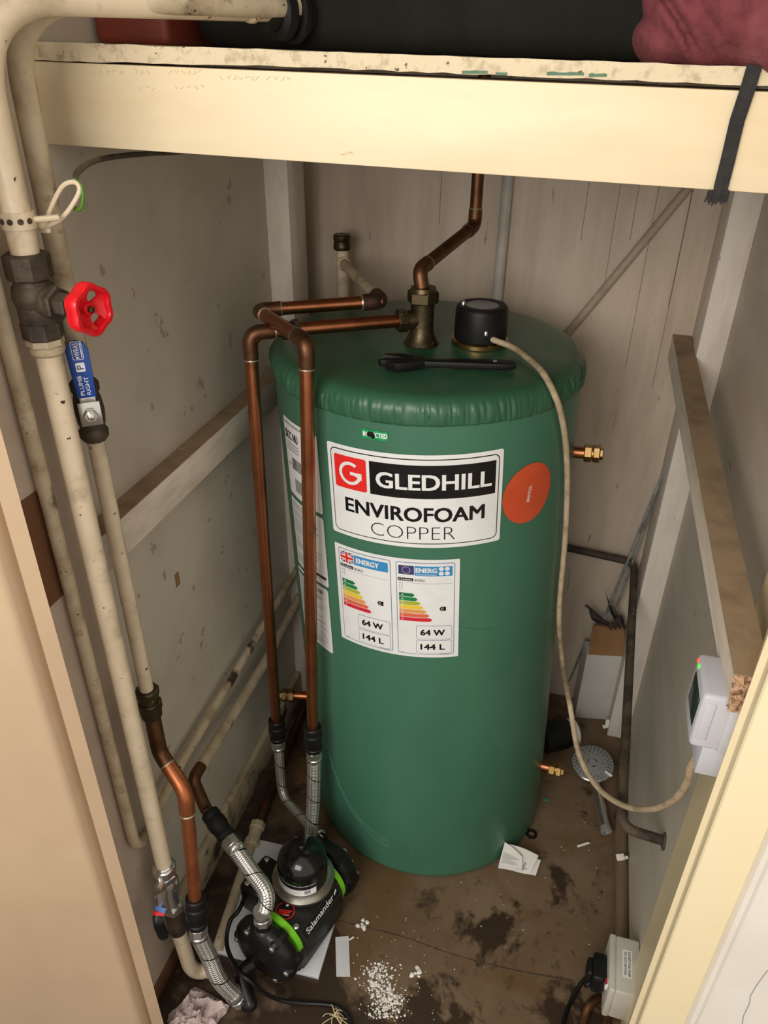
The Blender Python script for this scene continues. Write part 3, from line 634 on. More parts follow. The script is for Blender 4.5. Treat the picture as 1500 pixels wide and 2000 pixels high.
    y = 0.0315
    for k in range(7):
        u1 = -0.0185 + 0.0050 * k; g = G()
        us = [-0.0455 + (u1 - 0.004 + 0.0455) * j / 6 for j in range(7)] + [u1]
        h = lambda u: 0.0038 if u <= u1 - 0.0039 else 0.0004
        g.strip(us, lambda u: y - h(u), lambda u: y + h(u), E(0.0007)); g.build('rating_bar', ECOL[k], es, 80); 
        g = G(); g.text('AABCDEF'[k], E(0.0010), -0.0395, y, 0.0042, bold=0.004); 
        if k == 0: g.text('+', E(0.0010), -0.0365, y + 0.0012, 0.0018)
        g.build('rating_letter', M_label, es, 80)
        y -= 0.0086
    g = G(); yc = 0.0315 - 0.0086 * 3.2; us = [0.0235, 0.0265, 0.0350]; g.strip(us, lambda u: yc - (0.0002 if u < 0.024 else 0.0046), lambda u: yc + (0.0002 if u < 0.024 else 0.0046), E(0.0007)); g.build('rating_arrow', M_ink, es, 80)
    G().text('C', E(0.0010), 0.0288, yc, 0.0052, bold=0.01).build('rating_letter', M_label, es, 80)
    for (vc, txt) in ((-0.0475, '64 W'), (-0.0795, '144 L')):
        G().rrect(-0.0165, 0.0460, vc - 0.0150, vc + 0.0150, 0.003, E(0.0007), 10).build('value_box', M_lblueo, es, 80)
        G().rrect(-0.0157, 0.0452, vc - 0.0142, vc + 0.0142, 0.0024, E(0.0009), 10).build('value_panel', M_label, es, 80)
        G().text(txt, E(0.0012), 0.0120, vc, 0.0122, 0.040 if uk else 0.042, bold=0.045).build('value_lettering', M_ink, es, 80)
    g = G(); 
    for k in range(3): g.rrect(-0.045 + 0.0026 * k, -0.0432 + 0.0026 * k, -0.0962, -0.0946, 0, E(0.0007), 2)
    for k in range(7): g.rrect(0.024 + 0.003 * k, 0.0262 + 0.003 * k, -0.0968, -0.0950, 0, E(0.0009), 2)
    g.build('fine_print', M_inkgrey, es, 80)
energy(-0.0545, True); energy(0.0545, False)
# ---- orange round sticker, inspected sticker
o0 = lambda lift: onc(lift, 50.2, 0.9425, 0.0)
g = G(); g.disc(0, 0, 0.0545, 0.0545, o0(0.0003), 40); os_ = g.build('round_sticker', M_orange, cy, 80); os_['label'] = 'round orange sticker with small white lettering'
def rotd(lift, a): return lambda u, v: o0(lift)(u * math.cos(a) - v * math.sin(a), u * math.sin(a) + v * math.cos(a))
G().text('BRISTOL', rotd(0.0006, math.radians(82)), 0.0, 0.0, 0.0062, 0.030, bold=0.03).build('lettering', M_label, os_, 80)
i0 = lambda lift: onc(lift, -4.3, 1.0598, 0.02)
g = G(); us = [-0.0215 + 0.043 * k / 16 for k in range(17)]; g.strip(us, lambda u: -0.0076 + 0.0010 * math.sin(u * 400), lambda u: 0.0074 + 0.0010 * math.sin(u * 330), i0(0.0003)); ins = g.build('inspection_sticker', M_inspect, cy, 80); ins['label'] = 'small green sticker with a black blot over its lettering'
G().text('INSPECTED', i0(0.0006), 0.001, 0.0, 0.0078, 0.039, bold=0.05).build('lettering', M_label, ins, 80)
g = G(); g.disc(-0.006, 0.001, 0.0062, 0.0042, i0(0.0009), 12); g.disc(-0.003, -0.002, 0.0040, 0.0046, i0(0.0009), 10); g.disc(-0.0095, -0.001, 0.0030, 0.0032, i0(0.0009), 10); g.build('ink_blot', M_ink, ins, 80)
# ---- three side labels
def side(zc, hh, a0, skew, kind):
    F_ = lambda lift: onc(lift, a0, zc, skew); hw = 0.0570
    s_ = G().rrect(-hw, hw, -hh, hh, 0.005, F_(0), 24).build('side_label', M_label, cy, 80)
    g = G(); rr = random.Random(int(zc * 100)); k_ = G()
    if kind == 0:
        G().text('GLEDHILL BUILDING PRODUCTS', F_(0.0004), -0.050, hh - 0.008, 0.0045, 0.088, align='L').build('lettering', M_ink, s_, 80)
        G().text('SSCC NU', F_(0.0004), -0.051, hh - 0.030, 0.0150, 0.050, bold=0.03, align='L').build('lettering', M_ink, s_, 80)
        for k in range(3): k_.rrect(-0.048, 0.0, hh - 0.046 - 0.006 * k, hh - 0.0438 - 0.006 * k, 0, F_(0.0004), 8)
        x = -0.030
        while x < 0.03: wd = rr.uniform(0.0006, 0.002); g.rrect(x, x + wd, -0.018, 0.004, 0, F_(0.0004), 2); x += wd + rr.uniform(0.0008, 0.0018)
        k_.rrect(-0.026, 0.030, -0.062, -0.036, 0, F_(0.0004), 10); k_.rrect(-0.046, -0.036, -0.014, -0.010, 0, F_(0.0004), 3)
    else:
        y = hh - 0.006
        while y > -hh + 0.010:
            if rr.random() < 0.86: k_.rrect(-0.050, -0.050 + rr.uniform(0.05, 0.098), y - 0.0012, y, 0, F_(0.0004), 10)
            y -= 0.0034
        if kind == 1: g.rrect(-0.015, 0.052, -hh + 0.014, -hh + 0.020, 0, F_(0.0006), 10)
        else:
            g.rrect(-0.052, -0.01, hh - 0.011, hh - 0.007, 0, F_(0.0006), 8); g.text('CE', F_(0.0006), 0.034, hh - 0.012, 0.0075, bold=0.01)
    g.build('black_printing', M_ink, s_, 80); k_.build('fine_printing', M_inkgrey, s_, 80)
side(0.9545, 0.0745, -39.7, 0.03, 0); side(0.7985, 0.0730, -39.8, 0.045, 1); side(0.6430, 0.0745, -40.5, 0.06, 2)

# ------------------------------------------------------------------ immersion heater on the cylinder top
HX = (-0.176, 1.296); fr = Fr((HX[0], HX[1], HT - 0.001))
t = thing('immersion_heater', (HX[0], HX[1], HT), 'round black immersion heater cap with grey disc on top of the cylinder', 'heater')
g = G(); g.lathe(fr, [(0.047, 0), (0.050, 0.002), (0.050, 0.009), (0.047, 0.011), (0.040, 0.012)], 40); g.build('flange', M_brass, t)
g = G(); g.lathe(fr, [(0.0455, 0.012), (0.0460, 0.016), (0.0455, 0.060), (0.0440, 0.066), (0.0408, 0.069), (0.0300, 0.069), (0.0285, 0.0675)], 48); g.build('cap', M_blackmt, t)
g = G(); g.lathe(fr, [(0.0285, 0.0672), (0.0285, 0.0682), (0.0275, 0.0685)], 40); g.build('rating_disc', M_inkgrey, t)
for (a, h) in ((200, 0.068), (290, 0.022)):
    p = fr((0.0335 * math.cos(math.radians(a)), 0.0335 * math.sin(math.radians(a)), 0.069)) if h > 0.05 else fr((0.044 * math.cos(math.radians(a)), 0.044 * math.sin(math.radians(a)), 0.030))
    g = G(); g.lathe(Fr(p), [(0.0038, -0.002), (0.0038, 0.0045), (0.0028, 0.006)], 14); g.build('terminal_screw', M_chrome, t)
# flex from heater to timer
P = [V((-0.172, 1.280, 1.148)), PZ(962, 663, 1.146), PZ(1000, 678, 1.138), PZ(1035, 703, 1.136), PZ(1060, 728, 1.135), PC(1082, 768, 0.285), PC(1096, 810, 0.285), PC(1105, 870, 0.284), PC(1108, 950, 0.284), PC(1103, 1060, 0.284), PC(1094, 1160, 0.284), PC(1092, 1220, 0.286), PC(1098, 1290, 0.290), PY(1112, 1370, 1.125), PY(1130, 1470, 1.085), PY(1165, 1535, 1.02), PY(1215, 1572, 0.95), PY(1270, 1580, 0.885), PY(1315, 1562, 0.83), PY(1340, 1530, 0.785), PY(1352, 1492, 0.735), V((0.212, 0.705, 0.862))]
tag(G().tube(spline(P, 8), 0.0052, 12).build('power_flex', M_cable), 'beige flex running from the black heater cap down to the white timer', 'cable')
# ------------------------------------------------------------------ brass tee on top
TX = V((-0.274, 1.262, 0)); fr = Fr((TX.x, TX.y, HT - 0.002))
t = thing('brass_tee', (TX.x, TX.y, HT), 'aged brass tee fitting standing on the cylinder top', 'pipe fitting')
g = G(); g.lathe(fr, [(0.030, 0), (0.031, 0.003), (0.027, 0.010), (0.0215, 0.022), (0.0200, 0.035), (0.0205, 0.070), (0.0215, 0.078)], 30)
dA = PY(487, 650, 1.10) - V((TX.x, TX.y, 1.170)); frs = Fr((TX.x, TX.y, 1.170), dA)
g.lathe(frs, [(0.0165, 0.005), (0.0165, 0.030)], 24); g.build('body', M_brassdk, t)
g = G(); g.hexnut(fr, 0.0275, 0.074, 0.094, 0.002); g.lathe(fr, [(0.0235, 0.093), (0.0215, 0.100)], 24); g.build('top_nut', M_brassdk, t)
g = G(); g.hexnut(frs, 0.0205, 0.028, 0.046, 0.002); g.build('side_nut', M_brassdk, t)
# ------------------------------------------------------------------ copper pipework
def elbow(g_or, pts, r, name, m, parent): return G().tube(fillet(pts, 0.02, 8), r, 18).build(name, m, parent)
def soldered(p, d, r, parent): return G().lathe(Fr(p, d), [(r, -0.0018), (r + 0.0007, 0), (r, 0.0018)], 20).build('solder_ring', M_solder, parent)
RC = 0.0112
# run A: tee -> left -> down to hose
A0 = frs((0, 0, 0.040)); A1 = PY(487, 650, 1.10); A2 = PY(540, 1412, 1.10)
t = thing('copper_pipe', A2, 'copper pipe from the tee on the cylinder down the left beside the wall', 'pipe', )
G().tube(fillet([A0, A1, A2], 0.030, 9), RC, 20).build('pipe', M_copper, t)
u1 = (A0 - A1).normalized(); u2 = (A2 - A1).normalized()
G().tube(fillet([A1 + u1 * 0.042, A1, A1 + u2 * 0.045], 0.030, 9), RC + 0.0013, 20).build('elbow', M_copperdk, t)
soldered(A1 + u1 * 0.042, u1, RC + 0.001, t); soldered(A1 + u2 * 0.045, u2, RC + 0.001, t)
fr = Fr(A1 + u1 * 0.052, u1); g = G(); g.hexnut(fr, 0.0165, 0.0, 0.012); g.lathe(fr, [(0.0135, 0.011), (0.0135, 0.020)], 18); g.hexnut(fr, 0.0165, 0.019, 0.031); g.build('compression_coupling', M_brassdk, t)
# run B: hose -> up the front -> back left -> right -> painted pipe at the back
B0 = PY(611, 1425, 1.0); B1 = PY(598, 668, 1.0); B2 = PY(503, 606, 1.175); B3 = PY(745, 588, 1.27); 
B4 = PY(668, 512, 1.56)
t = thing('copper_pipe', B0, 'copper pipe rising in front of the cylinder\'s left side and looping behind', 'pipe')
G().tube(fillet([B0, B1, B2, B3], 0.024, 8), RC, 20).build('pipe', M_copper, t)
for (a, b, c, m_) in ((B0, B1, B2, M_copperdk), (B1, B2, B3, M_copperdk)):
    ua = (a - b).normalized(); uc = (c - b).normalized()
    G().tube(fillet([b + ua * 0.040, b, b + uc * 0.040], 0.024, 8), RC + 0.0014, 20).build('elbow', m_, t)
    soldered(b + ua * 0.040, ua, RC + 0.001, t); soldered(b + uc * 0.040, uc, RC + 0.001, t)
ua = (B2 - B3).normalized(); uc = (B4 - B3).normalized()
G().tube(fillet([B3 + ua * 0.034, B3, B3 + uc * 0.036], 0.020, 8), RC + 0.0030, 20).build('elbow', mat('scorched_copper', (84, 58, 44), 0.6, 0.6, second=(52, 38, 30), scale=40, bump=0.3), t)
soldered(B3 + ua * 0.034, ua, RC + 0.0026, t)
G().tube([B3 + uc * 0.02, B4], 0.0108, 18).build('painted_branch', M_pipeold, t)
# painted riser with dark cap at the back
t = thing('back_riser', V((B4.x, 1.56, 0.4)), 'cream painted capped pipe standing at the back wall behind the cylinder', 'pipe')
top = PY(668, 462, 1.56)
G().tube([V((B4.x - 0.003, 1.565, 0.35)), V((top.x, 1.56, top.z - 0.01))], 0.0125, 18).build('pipe', M_pipe, t)
G().lathe(Fr((top.x, 1.56, top.z - 0.026)), [(0.0175, 0), (0.0185, 0.004), (0.0185, 0.012), (0.0170, 0.014), (0.0170, 0.018), (0.0185, 0.020), (0.0185, 0.028), (0.016, 0.031)], 12).build('end_cap', M_brassdk, t)
fr = Fr(B4 + (B3 - B4).normalized() * 0.006, (B3 - B4)); G().lathe(fr, [(0.0145, 0), (0.0145, 0.014), (0.0125, 0.017)], 18).build('branch_socket', M_pipe, t)
# vent pipe up from the tee
V0 = V((TX.x, TX.y, HT + 0.085)); V1 = PY(819, 527, TX.y + 0.004); V2 = PY(927, 441, 1.47); V3 = V((V2.x - 0.003, 1.475, 1.75))
t = thing('vent_pipe', V0, 'dark tarnished copper pipe from the tee cranked up behind the shelf', 'pipe')
G().tube(fillet([V0, V1, V2, V3], 0.022, 8), RC, 20).build('pipe', M_copperdk, t)
for (a, b, c) in ((V0, V1, V2), (V1, V2, V3)):
    ua = (a - b).normalized(); uc = (c - b).normalized()
    G().tube(fillet([b + ua * 0.030, b, b + uc * 0.030], 0.022, 8), RC + 0.0014, 20).build('elbow', M_copperdk, t); soldered(b + uc * 0.030, uc, RC + 0.001, t)
# ------------------------------------------------------------------ adjustable wrench on the cylinder top
w0 = V((-0.300, 1.128, HT + 0.003)); w1 = V((-0.098, 1.176, HT + 0.003)); fr = Fr(w0, (0, 0, 1), w1 - w0); Lw = (w1 - w0).length
t = thing('adjustable_wrench', (w0 + w1) / 2, 'black adjustable wrench lying on top of the green cylinder', 'wrench')
g = G(); g.prism(fr, [(0.052, -0.0075), (0.075, -0.0085), (Lw - 0.035, -0.0115), (Lw - 0.012, -0.0115), (Lw - 0.003, -0.0080), (Lw, 0), (Lw - 0.003, 0.0080), (Lw - 0.012, 0.0115), (Lw - 0.035, 0.0115), (0.075, 0.0085), (0.052, 0.0075)], 0.0, 0.011, 0.002); g.build('handle', M_blackmt, t)
g = G(); g.prism(fr, [(0.060, -0.0095), (0.030, -0.026), (0.014, -0.029), (-0.002, -0.018), (0.020, -0.010), (0.024, 0.002), (0.020, 0.006), (-0.006, 0.010), (-0.004, 0.020), (0.022, 0.022), (0.045, 0.013), (0.060, 0.0095)], -0.001, 0.014, 0.002); g.build('head', M_blackmt, t)
g = G(); g.prism(fr, [(0.018, -0.0085), (-0.010, -0.0100), (-0.014, -0.0030), (0.018, 0.0015), (0.021, -0.003)], 0.001, 0.012, 0.0012); g.build('movable_jaw', M_blackmt, t)
g = G(); g.lathe(Fr(fr((0.031, -0.012, 0.0105)), fr.x), [(0.004, 0), (0.0055, 0.001), (0.0055, 0.010), (0.004, 0.011)], 14); g.build('adjuster_wheel', M_black, t)
g = G(); g.lathe(Fr(fr((Lw - 0.034, 0.002, 0.011)), fr.z), [(0.0036, 0), (0.0036, 0.0008)], 14); g.build('badge', M_inkgrey, t)
# ------------------------------------------------------------------ skirting and pipes along the left wall
g = G(); g.box(W, (XL, 0.722, 0), (-0.618, YB, 0.098), 0.004); struct(g.build('baseboard_left_wall', M_pipeold), 'worn painted skirting along the foot of the left wall', 'baseboard')
BX, BY = -0.560, 0.667      # big front riser
SX, SY = -0.575, 0.735      # second riser
def zb(v, u): return PX(u, v, BX).z
def zs(v, u): return PX(u, v, SX).z
t = thing('front_riser_pipe', (BX, BY, 0.40), 'thick cream painted pipe bending over the shelf into the black tank', 'pipe')
dT = V((0.157, 0.250, 0)); C1 = V((BX, BY, 1.5985)); C2 = V((-0.372, 0.965, 1.603))
G().tube(fillet([V((BX, BY, zb(508, 45))), C1, C2], 0.085, 14), 0.0142, 22).build('upper_pipe', M_pipe, t)
fr = Fr(C2 - dT.normalized() * 0.06, dT); G().lathe(fr, [(0.0145, -0.006), (0.0165, -0.003), (0.0170, 0.003), (0.0150, 0.007)], 20).build('paint_collar', M_pipe, t)
zt, zl = zb(508, 45), zb(650, 75)
# gate valve
gv = thing('gate_valve', (BX, BY, zl), 'grimy old gate valve with red hand wheel on the front riser', 'valve')
fr = Fr((BX, BY, zl)); hv = zt - zl
g = G(); g.hexnut(fr, 0.0235, hv - 0.020, hv + 0.006, 0.002, 8); g.lathe(fr, [(0.0185, 0.006), (0.0205, 0.012), (0.0205, hv - 0.030), (0.0175, hv - 0.020)], 20); g.ball((BX, BY, zl + hv * 0.5), 0.0235, 2); g.hexnut(fr, 0.0215, -0.008, 0.012, 0.002, 8)
sd = V((0.985, -0.17, 0.0)).normalized(); so = V((BX, BY, zl + hv * 0.44)); fs_ = Fr(so, sd, (0, 0, 1))
g.lathe(fs_, [(0.017, 0.0), (0.0165, 0.024), (0.0150, 0.026)], 20); g.build('valve_body', M_iron, gv)
g = G(); g.hexnut(fs_, 0.0185, 0.024, 0.034, 0.002); g.hexnut(fs_, 0.0125, 0.033, 0.048, 0.0015); g.lathe(fs_, [(0.0045, 0.046), (0.0045, 0.074)], 12); g.build('gland_nut', M_iron, gv)
# hand wheel: wavy rim, dished web with kidney slots, hub
g = G(); vs = []; fs = []; NS = 84
sect = [(0.0205, -0.011), (0.0248, -0.011), (0.0262, -0.007), (0.0262, 0.001), (0.0248, 0.004), (0.0210, 0.004), (0.0196, 0.001), (0.0196, -0.007)]
for k in range(NS):
    a = 2 * math.pi * k / NS; wv = 1 + 0.055 * math.cos(6 * a)
    for r, h in sect: vs.append(fs_((r * wv * math.cos(a), r * wv * math.sin(a), 0.077 + h)))
n8 = len(sect)
for k in range(NS):
    for j in range(n8): fs.append((k * n8 + j, k * n8 + (j + 1) % n8, ((k + 1) % NS) * n8 + (j + 1) % n8, ((k + 1) % NS) * n8 + j))
g.add(vs, fs)
for base in (30, 150, 270):     # three webs between the kidney slots
    vs = []; fs = []; m_ = 10
    for i in range(m_ + 1):
        r = 0.007 + (0.0208 - 0.007) * i / m_; half = math.radians(43 - 8 * math.sin(math.pi * i / m_)); h = 0.069 + 0.006 * (i / m_) ** 2
        for j in range(7):
            a = math.radians(base) + half * (j - 3) / 3; vs.append(fs_((r * math.cos(a), r * math.sin(a), h + 0.0025))); 
    for i in range(m_ + 1):
        r = 0.007 + (0.0208 - 0.007) * i / m_; half = math.radians(43 - 8 * math.sin(math.pi * i / m_)); h = 0.069 + 0.006 * (i / m_) ** 2
        for j in range(7):
            a = math.radians(base) + half * (j - 3) / 3; vs.append(fs_((r * math.cos(a), r * math.sin(a), h - 0.0015)))
    q = 7 * (m_ + 1)
    for i in range(m_):
        for j in range(6):
            a = i * 7 + j; fs += [(a, a + 1, a + 8, a + 7), (q + a, q + a + 7, q + a + 8, q + a + 1)]
        fs += [(i * 7, i * 7 + 7, q + i * 7 + 7, q + i * 7), (i * 7 + 6, q + i * 7 + 6, q + i * 7 + 13, i * 7 + 13)]
    g.add(vs, fs)
g.lathe(fs_, [(0.0070, 0.063), (0.0080, 0.067), (0.0080, 0.072), (0.0062, 0.0745)], 20); hwl = g.build('hand_wheel', M_redp, gv)
G().hexnut(fs_, 0.0038, 0.073, 0.0785, 0.0008).build('wheel_nut', M_brassdk, hwl)
# mid length of the front riser with its unions, isolating valve and foot
zv = zb(1690, 325)
mid = thing('front_riser_pipe', (BX, BY, zv), 'long cream painted riser below the red wheel valve', 'pipe')
G().tube([V((BX, BY, zl - 0.004)), V((BX, BY + 0.001, zv - 0.01))], 0.0137, 22).build('pipe', M_pipe, mid)
fr = Fr((BX, BY, zl - 0.020)); g = G(); g.lathe(fr, [(0.0150, -0.006), (0.0180, -0.003), (0.0185, 0.002), (0.0160, 0.005)], 18); g.hexnut(fr, 0.0200, 0.004, 0.016, 0.002, 8); g.build('union_nut', M_pipeold, mid)
z2 = zb(1762, 340); z3 = zb(1806, 350)
vv = thing('isolating_valve', (BX, BY, z3), 'nickel lever valve low on the front riser with a black handle', 'valve')
fr = Fr((BX, BY, 0)); g = G()
g.lathe(fr, [(0.0138, z2 - 0.010), (0.0138, zv)], 18); g.hexnut(fr, 0.0200, zv - 0.010, zv + 0.010, 0.002, 8); g.lathe(fr, [(0.0165, zv + 0.009), (0.0172, zv + 0.014), (0.0150, zv + 0.017)], 20); g.hexnut(fr, 0.0185, zv - 0.028, zv - 0.012, 0.002); g.lathe(fr, [(0.016, zv - 0.052), (0.0190, zv - 0.046), (0.0190, zv - 0.034), (0.016, zv - 0.026)], 22); g.hexnut(fr, 0.0195, z2 - 0.012, z2 + 0.004, 0.002)
pv = PY(308, 1738, BY - 0.028); g.tube([V((BX, BY, pv.z + 0.002)), pv], 0.008, 14); g.build('valve_body', M_chrome, vv)
G().lathe(fr, [(0.0165, z3 - 0.006), (0.0172, z3), (0.0172, z2 - 0.016), (0.0150, z2 - 0.010)], 20).build('lower_socket', M_iron, vv)
hp = [PY(305, 1752, BY - 0.036), PY(316, 1742, BY - 0.032), PY(315, 1772, BY - 0.038), PY(309, 1788, BY - 0.050), PY(311, 1806, BY - 0.058), PY(322, 1832, BY - 0.058)]
def strap(pts, w_, th, side, name, m, par, rnd=0.4):
    g = G(); vs = []; fs = []
    for i, p in enumerate(pts):
        tg = (pts[min(i + 1, len(pts) - 1)] - pts[max(i - 1, 0)]).normalized(); s_ = (V(side) - tg * V(side).dot(tg)).normalized(); nn = tg.cross(s_)
        ww = w_ * (1 if i not in (0, len(pts) - 1) else 1 - rnd)
        for a, b in ((-1, -.6), (-.7, -1), (.7, -1), (1, -.6), (1, .6), (.7, 1), (-.7, 1), (-1, .6)): vs.append(p + s_ * a * ww + nn * b * th)
    m8 = 8
    for i in range(len(pts) - 1):
        for k in range(m8): fs.append((i * m8 + k, i * m8 + (k + 1) % m8, (i + 1) * m8 + (k + 1) % m8, (i + 1) * m8 + k))
    fs += [tuple(range(m8)), tuple(len(vs) - m8 + k for k in reversed(range(m8)))]
    return g.add(vs, fs).build(name, m, par)
tocam = V((0.62, -0.78, 0)); rtv = V((0.78, 0.62, 0))
sp = spline(hp[2:], 5)
hb_ = strap(sp, 0.0088, 0.0035, rtv, 'handle', M_black, vv)
strap([hp[0], hp[1], hp[2]], 0.0075, 0.0014, rtv, 'handle_bracket', M_chrome, vv)
i_ = 2
strap([p + tocam * 0.0002 for p in sp[0:4]], 0.0094, 0.0040, rtv, 'band', M_ltblue, hb_, 0.0); strap([p + tocam * 0.0002 for p in sp[3:6]], 0.0095, 0.0041, rtv, 'band', M_lred, hb_, 0.0)
ft = thing('front_riser_pipe', (BX, BY, 0.0), 'short cream painted pipe foot turning into the floor below the black lever', 'pipe')
fe = PZ(388, 1893, 0.014)
G().tube(fillet([V((BX, BY, z3 - 0.004)), V((BX + 0.004, BY + 0.004, 0.045)), V((BX + 0.012, BY + 0.012, 0.012)), V((BX + 0.05, BY + 0.03, 0.0135))], 0.02, 6), 0.0138, 20).build('pipe', M_pipe, ft)
# thin pipe down the lining and along the left wall
q1 = PX(288, 1612, -0.596); q2 = PX(573, 1125, -0.612)
t = thing('thin_wall_pipe', (-0.59, 0.645, 0.4), 'thin worn pipe dropping by the left door frame then along the wall', 'pipe')
G().tube(fillet([V((-0.590, 0.646, 2.2)), V((-0.590, 0.646, 0.415)), PX(345, 1505, -0.614), q2, V((-0.612, 1.60, q2.z + 0.01))], 0.05, 9), 0.0090, 16).build('pipe', M_pipeold, t)
lo = [PX(385, 1508, -0.596), PX(450, 1405, -0.605), PX(520, 1290, -0.608), PX(578, 1180, -0.608)]
t = thing('wall_pipe', lo[0], 'cream painted pipe along the left wall below the thin pipe', 'pipe')
G().tube(lo + [lo[-1] + (lo[-1] - lo[-2]) * 1.2], 0.0112, 16).build('pipe', M_pipeold, t)
# its copper bend and black connector
e1 = PY(402, 1580, 0.838)
hC = PY(447, 1640, 0.792)
G().tube(fillet([lo[0] + (lo[1] - lo[0]) * 0.10, lo[0] - (lo[1] - lo[0]) * 0.12, e1, e1 + (hC - e1) * 0.3], 0.024, 8), 0.0118, 18).build('copper_bend', M_copperdk, t)
# second riser
zvl = zs(800, 175)
t = thing('second_riser_pipe', (SX, SY, 0.6), 'cream painted riser behind the thick pipe with a blue lever valve', 'pipe')
G().tube(fillet([V((SX, SY, zvl + 0.02)), V((SX, SY, 1.60)), V((-0.43, 0.83, 1.603)), V((-0.375, 0.96, 1.603))], 0.075, 12), [0.0118] * 1 + [0.0128] * 40 if False else 0.0122, 20).build('upper_pipe', M_pipeold, t)
zu = zs(1372, 292)
G().tube([V((SX, SY, zvl - 0.02)), V((SX, SY, zu))], 0.0108, 20).build('lower_pipe', M_pipe, t)
fr = Fr((SX, SY, zu)); g = G(); g.hexnut(fr, 0.0185, 0.014, 0.030, 0.002, 8); g.lathe(fr, [(0.0150, -0.030), (0.0165, -0.026), (0.0165, -0.006), (0.0148, -0.002), (0.0148, 0.015)], 22); g.hexnut(fr, 0.0190, -0.016, 0.004, 0.002, 8); g.build('union', M_brassdk, t)
k1 = V((SX, SY, zu - 0.03)); k2 = PX(312, 1470, -0.570); k3 = PY(362, 1545, 0.700); k4 = PY(382, 1760, 0.662)
G().tube(fillet([k1, k2, k2 + (k3 - k2) * 0.4], 0.03, 8), 0.0128, 20).build('bend', M_copperdk, t)
G().tube(fillet([k2 + (k3 - k2) * 0.3, k3, k3 + (k4 - k3) * 0.18], 0.03, 8), 0.0130, 20).build('bend', M_copperbr, t)
soldered(k2 + (k3 - k2) * 0.32, k3 - k2, 0.0128, t); soldered(k3 + (k4 - k3) * 0.19, k4 - k3, 0.0128, t)
G().tube([k3 + (k4 - k3) * 0.1, k4], 0.0113, 20).build('drop_pipe', M_copperbr, t)
# blue lever valve
lv = thing('lever_valve', (SX, SY, zvl), 'chrome lever valve with long blue handle on the second riser', 'valve')
fr = Fr((SX, SY, zvl)); g = G(); g.lathe(fr, [(0.0145, -0.040), (0.0175, -0.036), (0.0178, -0.026), (0.0150, -0.022), (0.0165, -0.016), (0.0180, 0.0), (0.0165, 0.016), (0.0150, 0.022), (0.0170, 0.026), (0.0170, 0.036), (0.0140, 0.040)], 10); g.tube([V((SX, SY, zvl)), V((SX, SY, zvl)) + tocam * 0.026], 0.010, 14); g.build('valve_body', M_iron, lv)
pz = PY(180, 812, SY - 0.028); fl_ = Fr(V((SX, SY, pz.z + 0.0)) + tocam * 0.030, tocam, rtv)
hxz = fl_.o + rtv * 0.0
g = G(); g.box(fl_, (-0.0125, -0.015, -0.001), (0.0125, 0.015, 0.002), 0.0006); g.box(fl_, (-0.009, 0.012, -0.001), (0.009, 0.028, 0.0015), 0.0004); g.build('handle_plate', M_chrome, lv)
g = G(); g.hexnut(fl_, 0.0085, 0.002, 0.0085, 0.001); g.lathe(fl_, [(0.0045, 0.008), (0.0045, 0.012), (0.003, 0.013)], 14); g.build('handle_nut', M_chrome, lv)
tp = PY(150, 668, SY - 0.030); Lh = (tp.z - pz.z) / 1.0
off = -0.001
poly = [(-0.0105, 0.022), (0.0105, 0.022), (0.0115 + off * .3, Lh * 0.5), (0.0125 + off, Lh - 0.012), (0.0085 + off, Lh - 0.003), (0 + off, Lh), (-0.0085 + off, Lh - 0.003), (-0.0125 + off, Lh - 0.012), (-0.0115 + off * .3, Lh * 0.5)]
g = G(); g.prism(fl_, poly, -0.0015, 0.0050, 0.0016); hd = g.build('handle', M_blue, lv)
def onh(u, v): return fl_((v * -1.0 + off * max(0, u) / Lh, u, 0.0053))
g = G(); g.text('PLUMB', lambda u, v: onh(u, v), 0.038, 0.0035, 0.0046, 0.024, bold=0.01); g.text('RIGHT', lambda u, v: onh(u, v), 0.037, -0.0035, 0.0046, 0.022, bold=0.01)
g.rrect(0.0545, 0.0655, -0.0050, 0.0050, 0.0015, onh, 4); g.build('lettering', M_label, hd, 80)
g = G(); g.text('P', lambda u, v: (lambda p: p + tocam * 0.0002)(onh(u, v)), 0.060, 0, 0.0075, bold=0.01)
g.build('logo_letter', M_blue, hd, 80)
g = G(); g.rrect(0.069, 0.0905, -0.0060, 0.0060, 0.0015, onh, 5); g.build('mark_frame', M_label, hd, 80)
g = G(); g.rrect(0.0696, 0.0899, -0.0054, 0.0054, 0.0012, lambda u, v: onh(u, v) + tocam * 0.0001, 5); g.build('mark_panel', M_blue, hd, 80)
g = G(); g.text('WRAS', lambda u, v: onh(u, v) + tocam * 0.0002, 0.0810, 0.0008, 0.0060, 0.0155, bold=0.008); g.disc(0.0715, 0.0008, 0.0012, 0.0018, lambda u, v: onh(u, v) + tocam * 0.0002, 8); g.rrect(0.071, 0.089, -0.0046, -0.0036, 0, lambda u, v: onh(u, v) + tocam * 0.0002, 3); g.build('lettering', M_label, hd, 80)
